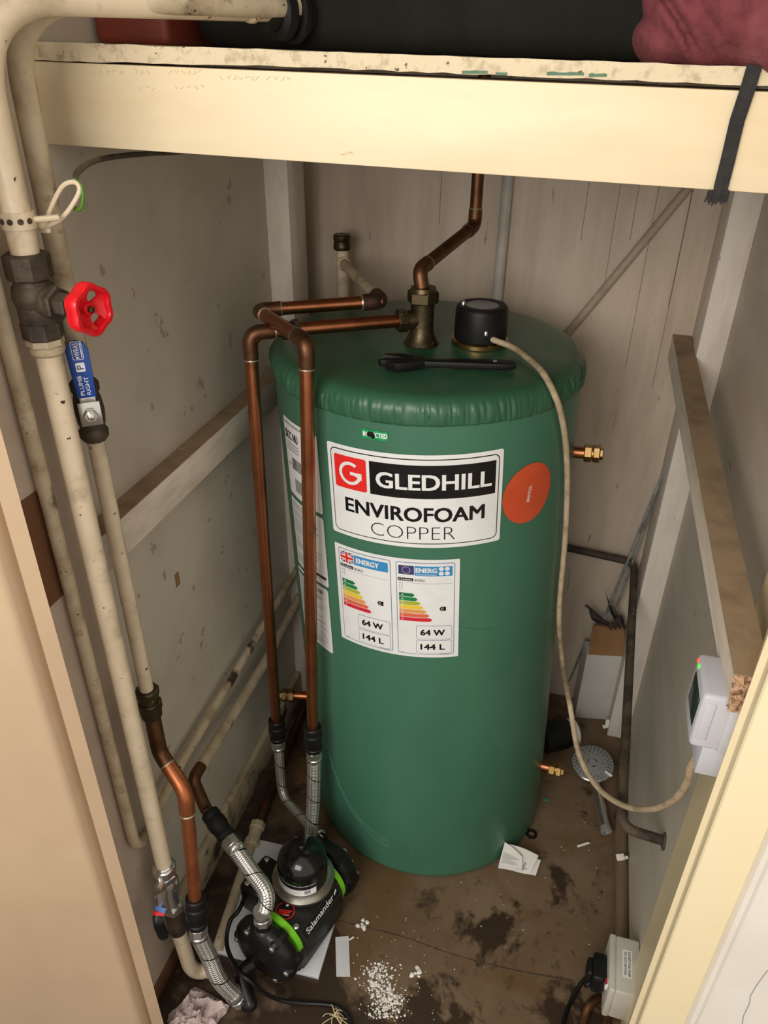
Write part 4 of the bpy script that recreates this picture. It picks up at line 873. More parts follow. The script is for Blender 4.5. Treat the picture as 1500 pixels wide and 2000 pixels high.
# earth clamp strap, clip and wires on the two risers
zc = zb(430, 30)
t = thing('earth_clamp', (BX, BY, zc), 'painted perforated metal strap clamped round the two risers', 'clamp')
fr = Fr((BX, BY, zc)); g = G(); g.lathe(fr, [(0.0146, -0.008), (0.0166, -0.008), (0.0166, 0.008), (0.0146, 0.008)], 28)
cp = V((-0.530, 0.690, zc)); g.tube([V((BX + 0.012, BY + 0.002, zc)), cp], 0.0030, 8); g.build('strap', M_pipe, t)
g = G()
for a in (-1.9, -1.35, -0.75, -0.2): p = fr((0.0164 * math.cos(a), 0.0164 * math.sin(a), 0)); g.lathe(Fr(p, V((math.cos(a), math.sin(a), 0))), [(0.0030, 0), (0.0026, 0.0012)], 10)
g.build('strap_hole', M_iron, t)
g = G(); ps = PY(88, 440, 0.70); g.box(Fr(ps, (0.3, -0.9, 0.2)), (-0.006, -0.008, -0.002), (0.006, 0.008, 0.003), 0.002); g.ball(ps + V((0.001, -0.007, 0.002)), 0.0055, 2); g.build('lug', M_pipe, t)
loop = [PY(88, 440, 0.697), PY(100, 405, 0.70), PY(122, 364, 0.705), PY(146, 356, 0.71), PY(155, 372, 0.71), PY(140, 402, 0.705), PY(118, 428, 0.70), PY(90, 443, 0.697)]
wr0 = thing('earth_wire', loop[0], 'cream painted wire loop with green sleeve tied to the strap clamp', 'wire')
G().tube(spline(loop, 8), 0.0024, 8).build('wire', M_pipe, wr0)
G().tube(spline([PY(143, 350, 0.712), PY(158, 362, 0.712), PY(162, 385, 0.712), PY(158, 406, 0.712), PY(148, 408, 0.712), PY(140, 400, 0.712)], 8), 0.0021, 8).build('sleeve', M_yg, wr0)
tag(G().tube(spline([PY(146, 354, 0.715), PY(152, 336, 0.74), PY(180, 316, 0.80), PY(225, 306, 0.87), PY(290, 300, 0.95), PY(350, 297, 1.02), PY(400, 292, 1.08)], 8), 0.0032, 8).build('old_cable', M_cabledk), 'thin dark cable sagging under the shelf at the left', 'cable')
# ------------------------------------------------------------------ floor pipe with compression joint
fp0, fp1, fp2 = PZ(424, 1856, 0.0125), PZ(498, 1628, 0.0125), PZ(540, 1520, 0.0125)
t = thing('floor_pipe', fp0, 'dull cream pipe with a jointed fitting on the floor by the left skirting', 'pipe')
fp0.x = max(fp0.x, -0.60); G().tube([fp0, fp1], 0.0115, 16).build('pipe', M_pipeold, t); G().tube([fp1, fp2, fp2 + (fp2 - fp1) * 1.5], 0.0112, 16).build('far_pipe', M_copperdk, t)
fr = Fr(fp1, fp1 - fp0); g = G(); g.hexnut(fr, 0.0185, -0.034, -0.016, 0.002, 8); g.lathe(fr, [(0.0150, -0.018), (0.0150, 0.016)], 18); g.hexnut(fr, 0.0185, 0.010, 0.028, 0.002, 8); g.build('joint', M_pipeold, t)
# ------------------------------------------------------------------ pump set
_b, _c = PZ(622, 1908, 0.011), PZ(690, 1680, 0.011); pl = [(-0.529, 0.727), (_b.x, _b.y), (_c.x, _c.y), (-0.552, 0.985)]
tag(G().prism(W, pl, 0.0, 0.011, 0.0008).build('base_board', M_board), 'white laminate board lying under the black pump', 'board')
P0 = V((-0.386, 0.822, 0.011)); fp = Fr(P0, (0, 0, 1), (0.96, -0.28, 0)); ax = fp.y
pu = thing('pump', P0, 'black twin ended shower pump with domed pressure vessel on the white board', 'pump')
ZC = 0.074; RH = 0.070
def head(yc, sgn, par):
    f_ = Fr(fp((0, yc, ZC)), ax * sgn, (0, 0, 1))    # z points outwards
    g = G(); vs = []; prof = [(0.030, -0.026), (0.060, -0.022), (RH, -0.014), (RH + 0.002, -0.004), (RH + 0.001, 0.006), (RH - 0.004, 0.013), (0.054, 0.020), (0.034, 0.024), (0.026, 0.028), (0.012, 0.029)]
    g.lathe(f_, prof, 48); 
    for k in range(6):
        a = math.radians(30 + 60 * k); c = f_((0.0600 * math.cos(a), 0.0600 * math.sin(a), 0)); g.lathe(Fr(c, f_.z), [(0.012, -0.020), (0.0125, 0.010), (0.0095, 0.014)], 16)
    g.box(f_, (-0.006, -0.004, 0.0225), (0.040, 0.004, 0.0245), 0.001)
    h_ = g.build('pump_head', M_black, par)
    for k in range(6):
        a = math.radians(30 + 60 * k); c = f_((0.0600 * math.cos(a), 0.0600 * math.sin(a), 0)); g = G(); g.lathe(Fr(c, f_.z), [(0.0056, 0.014), (0.0060, 0.015), (0.0060, 0.0185), (0.0044, 0.0200)], 14); g.build('bolt', M_chrome, h_)
    return f_
fF = head(-0.103, -1, pu); fRr = head(0.103, 1, pu)
fm = Fr(fp((0, 0, ZC)), ax, (0, 0, 1))
G().lathe(fm, [(0.054, -0.079), (0.060, -0.077), (0.061, -0.066), (0.056, -0.062)], 48).build('green_ring', M_lime, pu)
G().lathe(fm, [(0.054, 0.062), (0.060, 0.066), (0.061, 0.077), (0.056, 0.079)], 48).build('green_ring', M_lime, pu)
g = G(); f2 = Fr(fp((0, -0.064, 0)), ax, fp.x)  # local x = right, y = up? z along axis
f2.y = V((0, 0, 1)) * 1.0
sec = [(-0.058, 0.012), (0.062, 0.012), (0.066, 0.050), (0.064, 0.088), (0.050, 0.118), (-0.046, 0.122), (-0.058, 0.100)]
g.prism(f2, sec, 0.0, 0.128, 0.004)
g.box(fp, (-0.058, -0.068, 0.0), (-0.034, 0.068, 0.014), 0.003); g.box(fp, (0.034, -0.068, 0.0), (0.058, 0.068, 0.014), 0.003)
g.box(fp, (0.040, -0.090, 0.030), (0.066, -0.060, 0.080), 0.006)
g.build('motor_casing', M_charcoal, pu)
g = G(); g.box(fp, (-0.112, -0.052, 0.040), (-0.056, 0.034, 0.118), 0.010, 3); tb = g.build('terminal_box', M_black, pu)
g = G(); 
for q in ((-0.098, -0.040, 0.118), (-0.098, 0.022, 0.118)): G().lathe(Fr(fp(q)), [(0.0050, -0.002), (0.0050, 0.002), (0.0034, 0.003)], 12).build('screw', M_chrome, tb)
g = G(); 
for q in ((0.040, -0.058, 0.119), (0.040, 0.058, 0.119)): G().lathe(Fr(fp(q)), [(0.0058, -0.002), (0.0058, 0.002), (0.0040, 0.0035)], 12).build('screw', M_chrome, pu)
# name strip on the sloping right shoulder of the casing
a_, b_ = f2((0.0643, 0.0885, 0)), f2((0.0503, 0.1178, 0)); up_ = (b_ - a_).normalized(); nrm = ax.cross(up_); 
if nrm.dot(fp.x) < 0: nrm = -nrm
def onstrip(u, v, l): return a_ + up_ * 0.0162 + ax * (0.064 + u) + up_ * v + nrm * l
g = G(); g.rrect(-0.060, 0.058, -0.0140, 0.0140, 0.001, lambda u, v: onstrip(u, v, 0.0004), 6); s1_ = g.build('name_strip', mat('olive_edge', (70, 72, 52), 0.4), pu, 80)
G().rrect(-0.0588, 0.0568, -0.0128, 0.0128, 0.001, lambda u, v: onstrip(u, v, 0.0006), 6).build('strip_panel', M_charcoal, s1_, 80)
g = G(); g.text('Salamander', lambda u, v: onstrip(u, v, 0.0009), -0.006, 0.0, 0.0125, 0.086, bold=0.012)
g.strip([0.041, 0.044, 0.047, 0.050], lambda u: -0.003 + (u - 0.041) * 0.5, lambda u: 0.001 + (u - 0.041) * 0.55, lambda u, v: onstrip(u, v, 0.0009)); g.build('name_lettering', M_label, s1_, 80)
# round warning badge on the casing top in front of the vessel
fb_ = lambda u, v, l: fp((0.004 + u, -0.046 + v, 0.1215 + l))
g = G(); g.disc(0, 0, 0.0190, 0.0190, lambda u, v: fb_(u, v * 0.9, 0.0006)); bd = g.build('warning_badge', M_lred, pu, 80)
G().disc(0, 0, 0.0172, 0.0172, lambda u, v: fb_(u, v * 0.9, 0.0009)).build('badge_field', M_blackmt, bd, 80)
g = G(); 
for k in range(3): g.strip([-0.012 + k * 0.002, 0.012 - k * 0.001], lambda u: -0.001 - 0.004 * k + u * 0.45, lambda u: 0.0016 - 0.004 * k + u * 0.45, lambda u, v: fb_(u, v, 0.0012))
g.build('badge_text', M_lred, bd, 80)
g = G(); g.strip([0.001, 0.013], lambda u: -0.0105 + u * 0.5, lambda u: -0.0096 + u * 0.5, lambda u, v: fb_(u, v, 0.0013)); g.disc(-0.003, 0.011, 0.0028, 0.0030, lambda u, v: fb_(u, v, 0.0012)); g.build('badge_mark', M_label, bd, 80)
# pressure vessel
vx = fp((-0.002, 0.022, 0)); fv = Fr((vx.x, vx.y, 0.131))
G().lathe(fv, [(0.044, 0.0), (0.054, 0.004), (0.0600, 0.012), (0.0625, 0.020), (0.0620, 0.0225), (0.056, 0.026), (0.050, 0.029)], 56).build('vessel_flange', M_steel, pu)
dm = [(0.0490, 0.027), (0.0490, 0.072)] + [(0.0490 * math.cos(math.radians(a)), 0.072 + 0.040 * math.sin(math.radians(a))) for a in range(8, 90, 8)] + [(0.009, 0.1125), (0.008, 0.120), (0.006, 0.122)]
ves = G().lathe(fv, dm, 56).build('vessel', M_blackgl, pu)
def onv(lift): return lambda u, v: fv(((0.0490 + lift) * math.sin(u / 0.049 - 0.52) , -(0.0490 + lift) * math.cos(u / 0.049 - 0.52), 0.042 + v))
lb = G().rrect(-0.070, 0.070, -0.0110, 0.0190, 0.002, onv(0.0004), 40).build('vessel_label', M_label, ves, 80)
G().rrect(-0.070, 0.070, 0.0075, 0.0180, 0.001, onv(0.0006), 40).build('label_band', M_ink, lb, 80)
g = G(); rr = random.Random(4)
for r_ in range(4):
    x = -0.05
    while x < 0.035: wd = rr.uniform(0.003, 0.010); g.rrect(x, x + wd, 0.0045 - 0.0040 * r_, 0.0055 - 0.0040 * r_, 0, onv(0.0006), 3); x += wd + 0.002
g.rrect(0.046, 0.058, -0.006, 0.005, 0, onv(0.0006), 4); g.build('fine_printing', M_inkgrey, lb, 80)
# outlets on the heads
def outlet(f_, name='outlet'):
    c = f_.o; o = Fr((c.x, c.y, c.z + 0.052) + f_.z * -0.002 if False else (c.x, c.y, c.z + 0.052)); g = G()
    g.lathe(o, [(0.016, 0.0), (0.016, 0.020), (0.0135, 0.022), (0.0135, 0.034)], 24); return g.build(name, M_black, pu), o
outF, oF = outlet(fF); oR = None
G().lathe(oF, [(0.0165, 0.010), (0.0172, 0.012), (0.0172, 0.017), (0.0165, 0.019)], 24).build('collar', M_steel, outF)
inl = fF((0, 0, 0.030)); ie = PZ(480, 1960, 0.027)
G().tube(fillet([fF((-0.03, 0.015, 0.018)), fF((-0.032, 0.028, 0.05)), ie + V((0.012, -0.002, 0.004)), ie], 0.02, 8), 0.0135, 18).build('inlet_elbow', M_black, pu)
H4E = PY(608, 1650, 0.960); H3E = PY(622, 1628, 0.985)
G().tube(fillet([H4E + V((0, 0, 0.006)), H4E + V((0.004, -0.004, -0.035)), fRr((0.0, 0.02, 0.0))], 0.02, 6), 0.0140, 18).build('outlet_elbow', M_black, pu)
G().tube(fillet([H3E, H3E + V((0.03, -0.02, -0.03)), fRr((0, 0, 0.02))], 0.02, 6), 0.0130, 18).build('inlet_elbow', M_black, pu)
# ------------------------------------------------------------------ hoses
def hexalong(fr, r, l): return G().hexnut(fr, r, 0.0, l, 0.0016, 8)
def hose(lab, top, d0, pts, rad, end, push_r=0.0178, push_l=0.062, endd=None):
    """black push fit connector at the top, chrome nut, braided hose, chrome nut at the far end"""
    h_ = thing('braided_hose', top, lab, 'hose'); d = V(d0).normalized(); fr = Fr(top, d)
    pf = G().lathe(fr, [(push_r - 0.002, -0.006), (push_r, -0.004), (push_r, 0.008), (push_r - 0.0012, 0.010), (push_r - 0.0012, 0.013), (push_r + 0.0012, 0.015), (push_r + 0.0012, 0.030), (push_r - 0.0005, 0.034), (push_r - 0.0015, push_l - 0.012), (push_r + 0.0004, push_l - 0.010), (push_r - 0.001, push_l)], 28).build('push_fit_connector', M_blackmt, h_)
    s0 = top + d * push_l
    g = G(); f1 = Fr(s0, d); g.hexnut(f1, push_r - 0.001, 0.0, 0.020, 0.0016, 8); g.lathe(f1, [(push_r - 0.0035, 0.019), (push_r - 0.0015, 0.021), (push_r - 0.0015, 0.028), (push_r - 0.003, 0.030)], 24); g.build('nut', M_chrome, h_)
    path = spline([s0 + d * 0.026] + [V(p) for p in pts] + [V(end)], 10)
    G().tube(path, rad, 22).build('braided_sleeve', M_braid, h_)
    de = V(endd).normalized() if endd else (path[-1] - path[-4]).normalized()
    g = G(); f2_ = Fr(V(end) - de * 0.014, de); g.lathe(f2_, [(rad + 0.001, -0.010), (rad + 0.0016, -0.008), (rad + 0.0016, 0.004), (rad + 0.0005, 0.006)], 24); g.hexnut(f2_, rad + 0.0024, 0.005, 0.024, 0.0016, 8); g.build('end_nut', M_chrome, h_)
    return h_
tF = k4 + (k4 - k3).normalized() * -0.004
hose('braided hose from the front copper drop to the near end of the pump', tF, k4 - k3, [PY(408, 1868, 0.648), PY(428, 1912, 0.640)], 0.0152, PZ(466, 1950, 0.032))
hose('braided hose curving from the wall pipe to the top of the near pump end', PY(412, 1592, 0.826), hC - PY(412, 1592, 0.826), [PY(490, 1700, 0.768), PY(520, 1745, 0.745)], 0.0152, oF((0, 0, 0.050)), endd=(0, 0, -1))
hose('slim braided hose from the left copper pipe bending to the far pump end', A2 + V((0, 0, 0.006)), (0, 0, -1), [PY(552, 1545, 1.085), PY(575, 1580, 1.05)], 0.0115, H3E, push_l=0.058)
hose('straight braided hose from the right copper pipe down behind the vessel', B0 + V((0, 0, 0.004)), (0, 0, -1), [PY(612, 1560, 0.990), PY(609, 1610, 0.975)], 0.0148, H4E, endd=(0.05, -0.02, -1))
# pump lead
P = [fp((-0.112, -0.02, 0.085)), PZ(468, 1775, 0.10), PZ(449, 1800, 0.085), PZ(443, 1845, 0.07), PZ(462, 1890, 0.10), PZ(487, 1915, 0.10), PZ(515, 1938, 0.06), PZ(548, 1953, 0.02), PZ(590, 1959, 0.006), PZ(640, 1962, 0.006), PZ(668, 1972, 0.006), PZ(684, 1992, 0.006), PZ(692, 2030, 0.006), PZ(698, 2080, 0.006)]
tag(G().tube(spline(P, 8), 0.0042, 10).build('pump_lead', M_black), 'black electric lead looping from the pump round its near end across the floor', 'cable')
# ------------------------------------------------------------------ back wall pipes
a, b = PY(997, 345, 1.645), PY(968, 585, 1.645); x = (a.x + b.x) / 2
tag(G().tube([V((x - 0.002, 1.647, 0.3)), V((x, 1.645, 1.9))], 0.0112, 16).build('grey_wall_pipe', M_pipegrey), 'straight grey painted pipe up the back wall behind the heater cap', 'pipe')
a, b = PY(1350, 360, 1.652), PY(1108, 652, 1.652); a, b = a, b
tag(G().tube([a + (a - b) * 0.5, a, b, b + (b - a) * 0.6], 0.0088, 12).build('diagonal_wall_pipe', mat('diagonal_pipe_paint', (180, 162, 143), 0.6, second=(160, 143, 126), scale=20)), 'thin painted pipe running diagonally up the back wall', 'pipe')
c0, c1 = PY(1100, 1068, 1.635), PY(1238, 1100, 1.635); c2, c3 = PX(1228, 1317, 0.2535), PZ(1215, 1560, 0.050)
t = thing('dark_wall_pipe', c3, 'grimy dark pipe along the back wall and down the right corner', 'pipe')
c5 = PX(1300, 1643, 0.272); c4 = PY(1213, 1616, c5.y); cb = PY(1240, 1099, 1.630)
G().tube(fillet([c0 + (c0 - cb) * 1.0, cb, cb + (c4 - cb) * 0.5, c4, c5], 0.03, 8), 0.0093, 14).build('pipe', M_pipedark, t)
fr = Fr(PX(1297, 1643, 0.269), (-1, 0.1, 0)); G().lathe(fr, [(0.0165, -0.001), (0.0150, 0.002), (0.0090, 0.004)], 16).build('wall_hole_filler', M_pipedark, t)
g = G(); p = PZ(1213, 1675, 0.036); g.box(Fr(p, (0.0, -0.3, 1), (1, 0.4, 0)), (-0.010, -0.006, -0.004), (0.008, 0.008, 0.004), 0.002); g.ball(p + V((0.012, 0.004, 0)), 0.004, 2); tag(g.build('pipe_clip', M_plaster), 'small white broken clip on the brown edging strip at right', 'clip')
# ------------------------------------------------------------------ carton, rods, film in the back right corner
bx = [(0.131, 1.582), (0.222, 1.600), (0.212, 1.650), (0.121, 1.632)]
t = thing('carton', (0.17, 1.61, 0), 'narrow white cardboard carton standing in the back right corner', 'box')
g = G(); g.prism(W, bx, 0.0, 0.232, 0.001); g.build('carton_body', M_boxwhite, t)
g = G(); vs = [V((bx[0][0] + 0.003, bx[0][1] - 0.001, 0.231)), V((bx[1][0] - 0.001, bx[1][1] - 0.001, 0.231)), V((0.216, 1.640, 0.292)), V((0.134, 1.624, 0.292))]
g.add(vs + [p + V((0.002, 0.006, 0.001)) for p in vs], [(0, 1, 2, 3), (7, 6, 5, 4), (0, 4, 5, 1), (1, 5, 6, 2), (2, 6, 7, 3), (3, 7, 4, 0)]); g.build('brown_flap', M_card, t)
def rod(p, q, r, lab): tag(G().tube([p, q], r, 8).build('metal_rod', M_rod), lab, 'rod', 'metal rods in the back right corner')
rod(PY(1178, 1215, 1.600), PY(1303, 905, 1.615), 0.0035, 'flat grey perforated rod leaning in the back right corner, leftmost of the pair')
rod(PY(1196, 1210, 1.612), PY(1311, 884, 1.628), 0.0030, 'thin dark grey rod leaning in the back right corner, beside the post')
g = G(); rr = random.Random(2); o = PY(1183, 1195, 1.585)
for k, (du, dv, dd) in enumerate([((-42, -12), (-18, 22), 0), ((-20, 20), (30, 10), 1), ((-5, -40), (26, 28), 2), ((8, -20), (36, 24), 3)]):
    A_ = PY(1183 + du[0], 1195 + du[1], 1.58 + 0.008 * k); B_ = PY(1183 + dv[0], 1195 + dv[1], 1.59 + 0.008 * k); C_ = PY(1196 + 8 * k, 1228, 1.600 + 0.008 * k)
    n_ = 6; vs = []; fs = []
    for i in range(n_ + 1):
        for j in range(n_ + 1):
            u, v = i / n_, j / n_; p = A_ * (1 - u) * (1 - v) + B_ * u * (1 - v) + C_ * v; vs.append(p + V((0, 0.012 * math.sin(u * 6 + k) * (1 - v), 0.006 * math.sin(u * 9))))
    for i in range(n_):
        for j in range(n_): a = i * (n_ + 1) + j; fs.append((a, a + 1, a + n_ + 2, a + n_ + 1))
    m0 = len(vs); vs2 = vs + [p + V((0.0004, 0.0012, 0)) for p in vs]; fs2 = fs + [tuple(reversed([i + m0 for i in f])) for f in fs]
    g.add(vs2, fs2)
tag(g.build('plastic_wrap', M_wrap), 'crumpled dark plastic film poking from the top of the white carton', 'packaging')
# thin cane beyond the cylinder, black waste pipe with white collar
rod(PZ(1112, 1330, 0.06), PY(1146, 1250, 1.640), 0.003, 'short thin grey rod between the cylinder and the white carton')
wp = PZ(1068, 1440, 0.042); we = PZ(1120, 1428, 0.045)
t = thing('waste_pipe', (wp.x, wp.y, 0), 'black waste pipe with white collar lying behind the cylinder', 'pipe')
fr = Fr(wp + (wp - we) * 0.2, we - wp); L_ = (we - wp).length * 1.2
G().lathe(fr, [(0.036, 0), (0.040, 0.004), (0.040, L_ - 0.03), (0.034, L_ - 0.012), (0.030, L_)], 26).build('pipe', M_blackmt, t)
G().lathe(fr, [(0.0300, L_ - 0.020), (0.0345, L_ - 0.020), (0.0345, L_ + 0.004), (0.0300, L_ + 0.006)], 26).build('collar', M_boxwhite, t)
g = G(); p = PZ(1187, 1412, 0.03); g.box(Fr(p, (0, -1, 0.3)), (-0.006, -0.010, -0.003), (0.006, 0.010, 0.003), 0.001); g.box(Fr(p + V((-0.004, 0, -0.014)), (0, -1, 0.3), (1, 0, 0.6)), (-0.007, -0.005, -0.002), (0.007, 0.005, 0.002), 0.001); tag(g.build('cable_clip', M_plaster), 'small white plastic clip below the white carton', 'clip')
# ------------------------------------------------------------------ shower head on the floor
hc = PZ(1157, 1492, 0.042); he = PZ(1184, 1622, 0.014)
t = thing('shower_head', (hc.x, hc.y, 0), 'grey and chrome hand shower head lying on the floor right of the cylinder', 'shower head')
nrm = V((-0.05, -0.16, 1)).normalized(); fh = Fr(hc, nrm, (1, 0, 0)); RS = 0.052
g = G(); g.lathe(fh, [(0.010, -0.030), (0.034, -0.022), (0.047, -0.010), (RS, 0.0), (RS, 0.003), (RS - 0.002, 0.005)], 44); g.build('shell', M_chrome, t)
fc = G().lathe(fh, [(0.001, 0.0040), (RS - 0.003, 0.0040), (RS - 0.002, 0.0052), (RS - 0.004, 0.0062), (0.0005, 0.0066)], 44).build('spray_face', M_showergrey, t)
g = G()
for rr_, n_, s_ in ((0.0445, 30, 0.0017), (0.0385, 26, 0.0017), (0.0325, 18, 0.0014), (0.0245, 22, 0.0008)):
    for k in range(n_):
        a = 2 * math.pi * k / n_ + rr_ * 90; g.lathe(Fr(fh((rr_ * math.cos(a), rr_ * math.sin(a), 0.0060)), nrm), [(s_, 0), (s_ * 0.7, 0.0012)], 7)
for a0 in (20, 140, 260):
    pts = [fh((0.011 * math.cos(math.radians(a0 + k * 9)), 0.011 * math.sin(math.radians(a0 + k * 9)), 0.0066)) for k in range(8)]; g.tube(pts, 0.0010, 6)
g.build('nozzle', M_blackmt, fc)
g = G(); a = -0.55; g.box(Fr(fh((0.046 * math.cos(a), 0.046 * math.sin(a), 0.007)), nrm, fh((1, -0.6, 0)) - fh((0, 0, 0))), (-0.010, -0.003, -0.002), (0.010, 0.003, 0.003), 0.001); g.build('selector_tab', M_plaster, t)
ds = (he - hc); ds.z = 0; ds.normalize(); nk = hc + ds * 0.048 + V((0, 0, -0.014))
pa = spline([hc + ds * 0.020 + V((0, 0, -0.022)), nk, hc + (he - hc) * 0.6 + V((0, 0, -0.004)), he], 8); n_ = len(pa)
G().tube(pa, [0.014 - 0.0035 * math.sin(math.pi * min(1, i / (n_ * 0.75))) if i < n_ * 0.75 else 0.0115 + 0.0015 * (i - n_ * 0.75) / (n_ * 0.25) for i in range(n_)], 20).build('handle', M_chrome, t)
fr = Fr(he, (he - pa[-4])); G().lathe(fr, [(0.0125, -0.010), (0.0135, -0.008), (0.0135, 0.004), (0.0110, 0.005), (0.0070, 0.005), (0.0065, -0.004)], 22).build('threaded_end', M_showergrey, t)
# ------------------------------------------------------------------ control box and socket on the right
JX = 0.2365
t = thing('timer_control', (0.205, 0.70, 0.86), 'white plastic timer box with dark screen and small lights, below the right batten', 'control box')
g = G(); g.box(W, (0.182, 0.664, 0.894), (0.216, 0.736, 0.973), 0.0055, 3); fb = g.build('front_case', M_abs, t)
g = G(); g.box(W, (0.212, 0.6635, 0.893), (JX + 0.003, 0.7365, 0.9725), 0.002, 2); g.build('back_case', M_abs, t)
g = G(); g.box(W, (0.198, 0.668, 0.850), (JX + 0.003, 0.732, 0.8935), 0.0015, 2); g.build('cable_cover', M_abs, t)
g = G(); g.box(W, (0.1812, 0.674, 0.916), (0.1825, 0.722, 0.956), 0.0004); g.build('screen', M_screen, t)
for (y_, m_) in ((0.7265, M_ledr), (0.7165, M_ledg)):
    g = G(); g.box(W, (0.1805, y_ - 0.003, 0.9655), (0.1855, y_ + 0.003, 0.9700), 0.001); g.build('indicator_light', m_, t)
g = G(); g.box(W, (0.186, 0.6632, 0.9085), (0.197, 0.6645, 0.9625), 0.0006); g.build('side_tab', M_abs, t); g = G(); g.box(W, (0.1968, 0.6634, 0.9085), (0.1974, 0.6645, 0.9625)); g.build('side_slot', M_inkgrey, t)
t = thing('socket_outlet', (0.25, 0.86, 0.05), 'grubby white double socket box low on the right wall with printed label', 'socket')
sz0, sz1, sy0, sy1 = 0.052, 0.140, 0.795, 0.900
g = G(); g.box(W, (0.226, sy0, sz0), (0.2695, sy1, sz1), 0.004, 3); g.build('back_box', M_absdirty, t)
g = G(); g.box(W, (0.215, sy0 - 0.001, sz0 - 0.001), (0.2275, sy1 + 0.001, sz1 + 0.001), 0.004, 3); g.build('face_plate', M_absdirty, t)
g = G(); g.box(W, (0.2105, sy0 + 0.014, sz1 - 0.030), (0.2155, sy0 + 0.026, sz1 - 0.012), 0.001); sw = g.build('rocker_switch', M_label, t); g = G(); g.box(W, (0.2095, sy0 + 0.0145, sz1 - 0.016), (0.2140, sy0 + 0.0255, sz1 - 0.0118), 0.0006); g.build('red_mark', mat('switch_red', (176, 30, 40), 0.4), sw)
ot = lambda u, v: V((0.2465 - v, (sy0 + sy1) / 2 + 0.002 - u, sz1 + 0.0003))
lb = G().rrect(-0.026, 0.026, -0.0085, 0.0085, 0.0005, ot, 4).build('printed_label', M_label, t, 80)
up3 = V((0, 0, 0.0003))
g = G(); g.text('SOCKET FOR PUMP', lambda u, v: ot(u, -v) + up3 if False else V((0.2465 + v, (sy0 + sy1) / 2 + 0.002 - u, sz1 + 0.0006)), 0, 0.0035, 0.0042, 0.046, bold=0.008)
g.text('DO NOT UN PLUG', lambda u, v: V((0.2465 + v, (sy0 + sy1) / 2 + 0.002 - u, sz1 + 0.0006)), 0, -0.0035, 0.0042, 0.042, bold=0.008); g.build('label_lettering', M_ink, lb, 80)
t = thing('plug', (0.19, 0.84, 0.07), 'black mains plug pushed into the grubby white socket', 'plug')
g = G(); g.box(W, (0.190, 0.822, 0.066), (0.2148, 0.874, 0.116), 0.006, 3); g.box(W, (0.180, 0.832, 0.072), (0.194, 0.866, 0.108), 0.007, 3); g.build('plug_body', M_blackmt, t)
P = [V((0.196, 0.846, 0.068)), V((0.186, 0.840, 0.052)), PZ(1172, 1885, 0.035), PZ(1140, 1915, 0.018), PZ(1115, 1955, 0.006), PZ(1100, 2000, 0.006), PZ(1085, 2060, 0.006)]
G().tube(spline(P, 8), 0.0040, 10).build('lead', M_black, t)
P = [PZ(1128, 2040, 0.01), PZ(1140, 1990, 0.012), PZ(1152, 1962, 0.02), PZ(1172, 1950, 0.02), PZ(1184, 1968, 0.012), PZ(1182, 2010, 0.01)]
tag(G().tube(spline(P, 8), 0.0080, 14).build('copper_offcut', M_copperdk), 'curved copper pipe offcut on the floor under the socket', 'pipe')
# ------------------------------------------------------------------ litter on the floor
c = [PZ(985, 1651, 0.046), PZ(1056, 1682, 0.012), PZ(1046, 1712, 0.0), PZ(973, 1696, 0.0)]
t = thing('leaflet', c[3], 'folded white printed leaflet on the floor by the cylinder base', 'paper')
def sheet(cs, zf, th, name, m, par, n=8):
    g = G(); vs = []; fs = []
    for i in range(n + 1):
        for j in range(n + 1):
            u, v = i / n, j / n; p = cs[0] * (1 - u) * (1 - v) + cs[1] * u * (1 - v) + cs[2] * u * v + cs[3] * (1 - u) * v; vs.append(V((p.x, p.y, p.z + zf(u, v))))
    for i in range(n):
        for j in range(n): a = i * (n + 1) + j; fs.append((a, a + n + 1, a + n + 2, a + 1))
    m0 = len(vs); vs2 = vs + [p + V((0, 0, th)) for p in vs]; fs2 = [tuple(reversed(f)) for f in fs] + [tuple(i + m0 for i in f) for f in fs]
    rim = [i * (n + 1) for i in range(n + 1)] + [n * (n + 1) + j for j in range(1, n + 1)] + [i * (n + 1) + n for i in range(n - 1, -1, -1)] + [j for j in range(n - 1, 0, -1)]
    for k in range(len(rim)): a, b = rim[k], rim[(k + 1) % len(rim)]; fs2.append((a, b, b + m0, a + m0))
    return g.add(vs2, fs2).build(name, m, par, 50)
sheet(c, lambda u, v: 0.001 + 0.002 * math.sin(u * 5) ** 2, 0.0006, 'lower_fold', M_paper, t)
c2_ = [c[0] + V((0, 0, 0.004)), c[1] * 0.92 + c[0] * 0.08 + V((0, 0, 0.012)), c[2] * 0.85 + c[3] * 0.15 + V((0, 0, 0.003)), c[3] + V((0, 0, 0.003))]
zf2 = lambda u, v: 0.003 + 0.006 * math.sin(u * 3.1) * (1 - v)
sheet(c2_, zf2, 0.0006, 'upper_fold', M_paper, t)
c3_ = [c[0] + V((0, 0, 0.008)), c[0] * 0.45 + c[2] * 0.55 + V((0, 0, 0.016)), c[2] * 0.62 + c[3] * 0.38 + V((0, 0, 0.008)), c[3] + V((0, 0, 0.008))]
zf3 = lambda u, v: 0.003 + 0.004 * math.sin(u * 3.1)
top_ = sheet(c3_, zf3, 0.0006, 'turned_corner', M_paper, t)
g = G(); k2_ = G()
def onsh(cs, zf, l): return lambda u, v: (lambda p: V((p.x, p.y, p.z + zf(u, v) + 0.0007 + l)))(cs[0] * (1 - u) * (1 - v) + cs[1] * u * (1 - v) + cs[2] * u * v + cs[3] * (1 - u) * v)
rr = random.Random(6)
for k in range(9): g.rrect(0.06, rr.uniform(0.5, 0.9), 0.42 + k * 0.055, 0.445 + k * 0.055, 0, onsh(c3_, zf3, 0.0003), 6)
g.build('fine_printing', M_inkgrey, top_, 80)
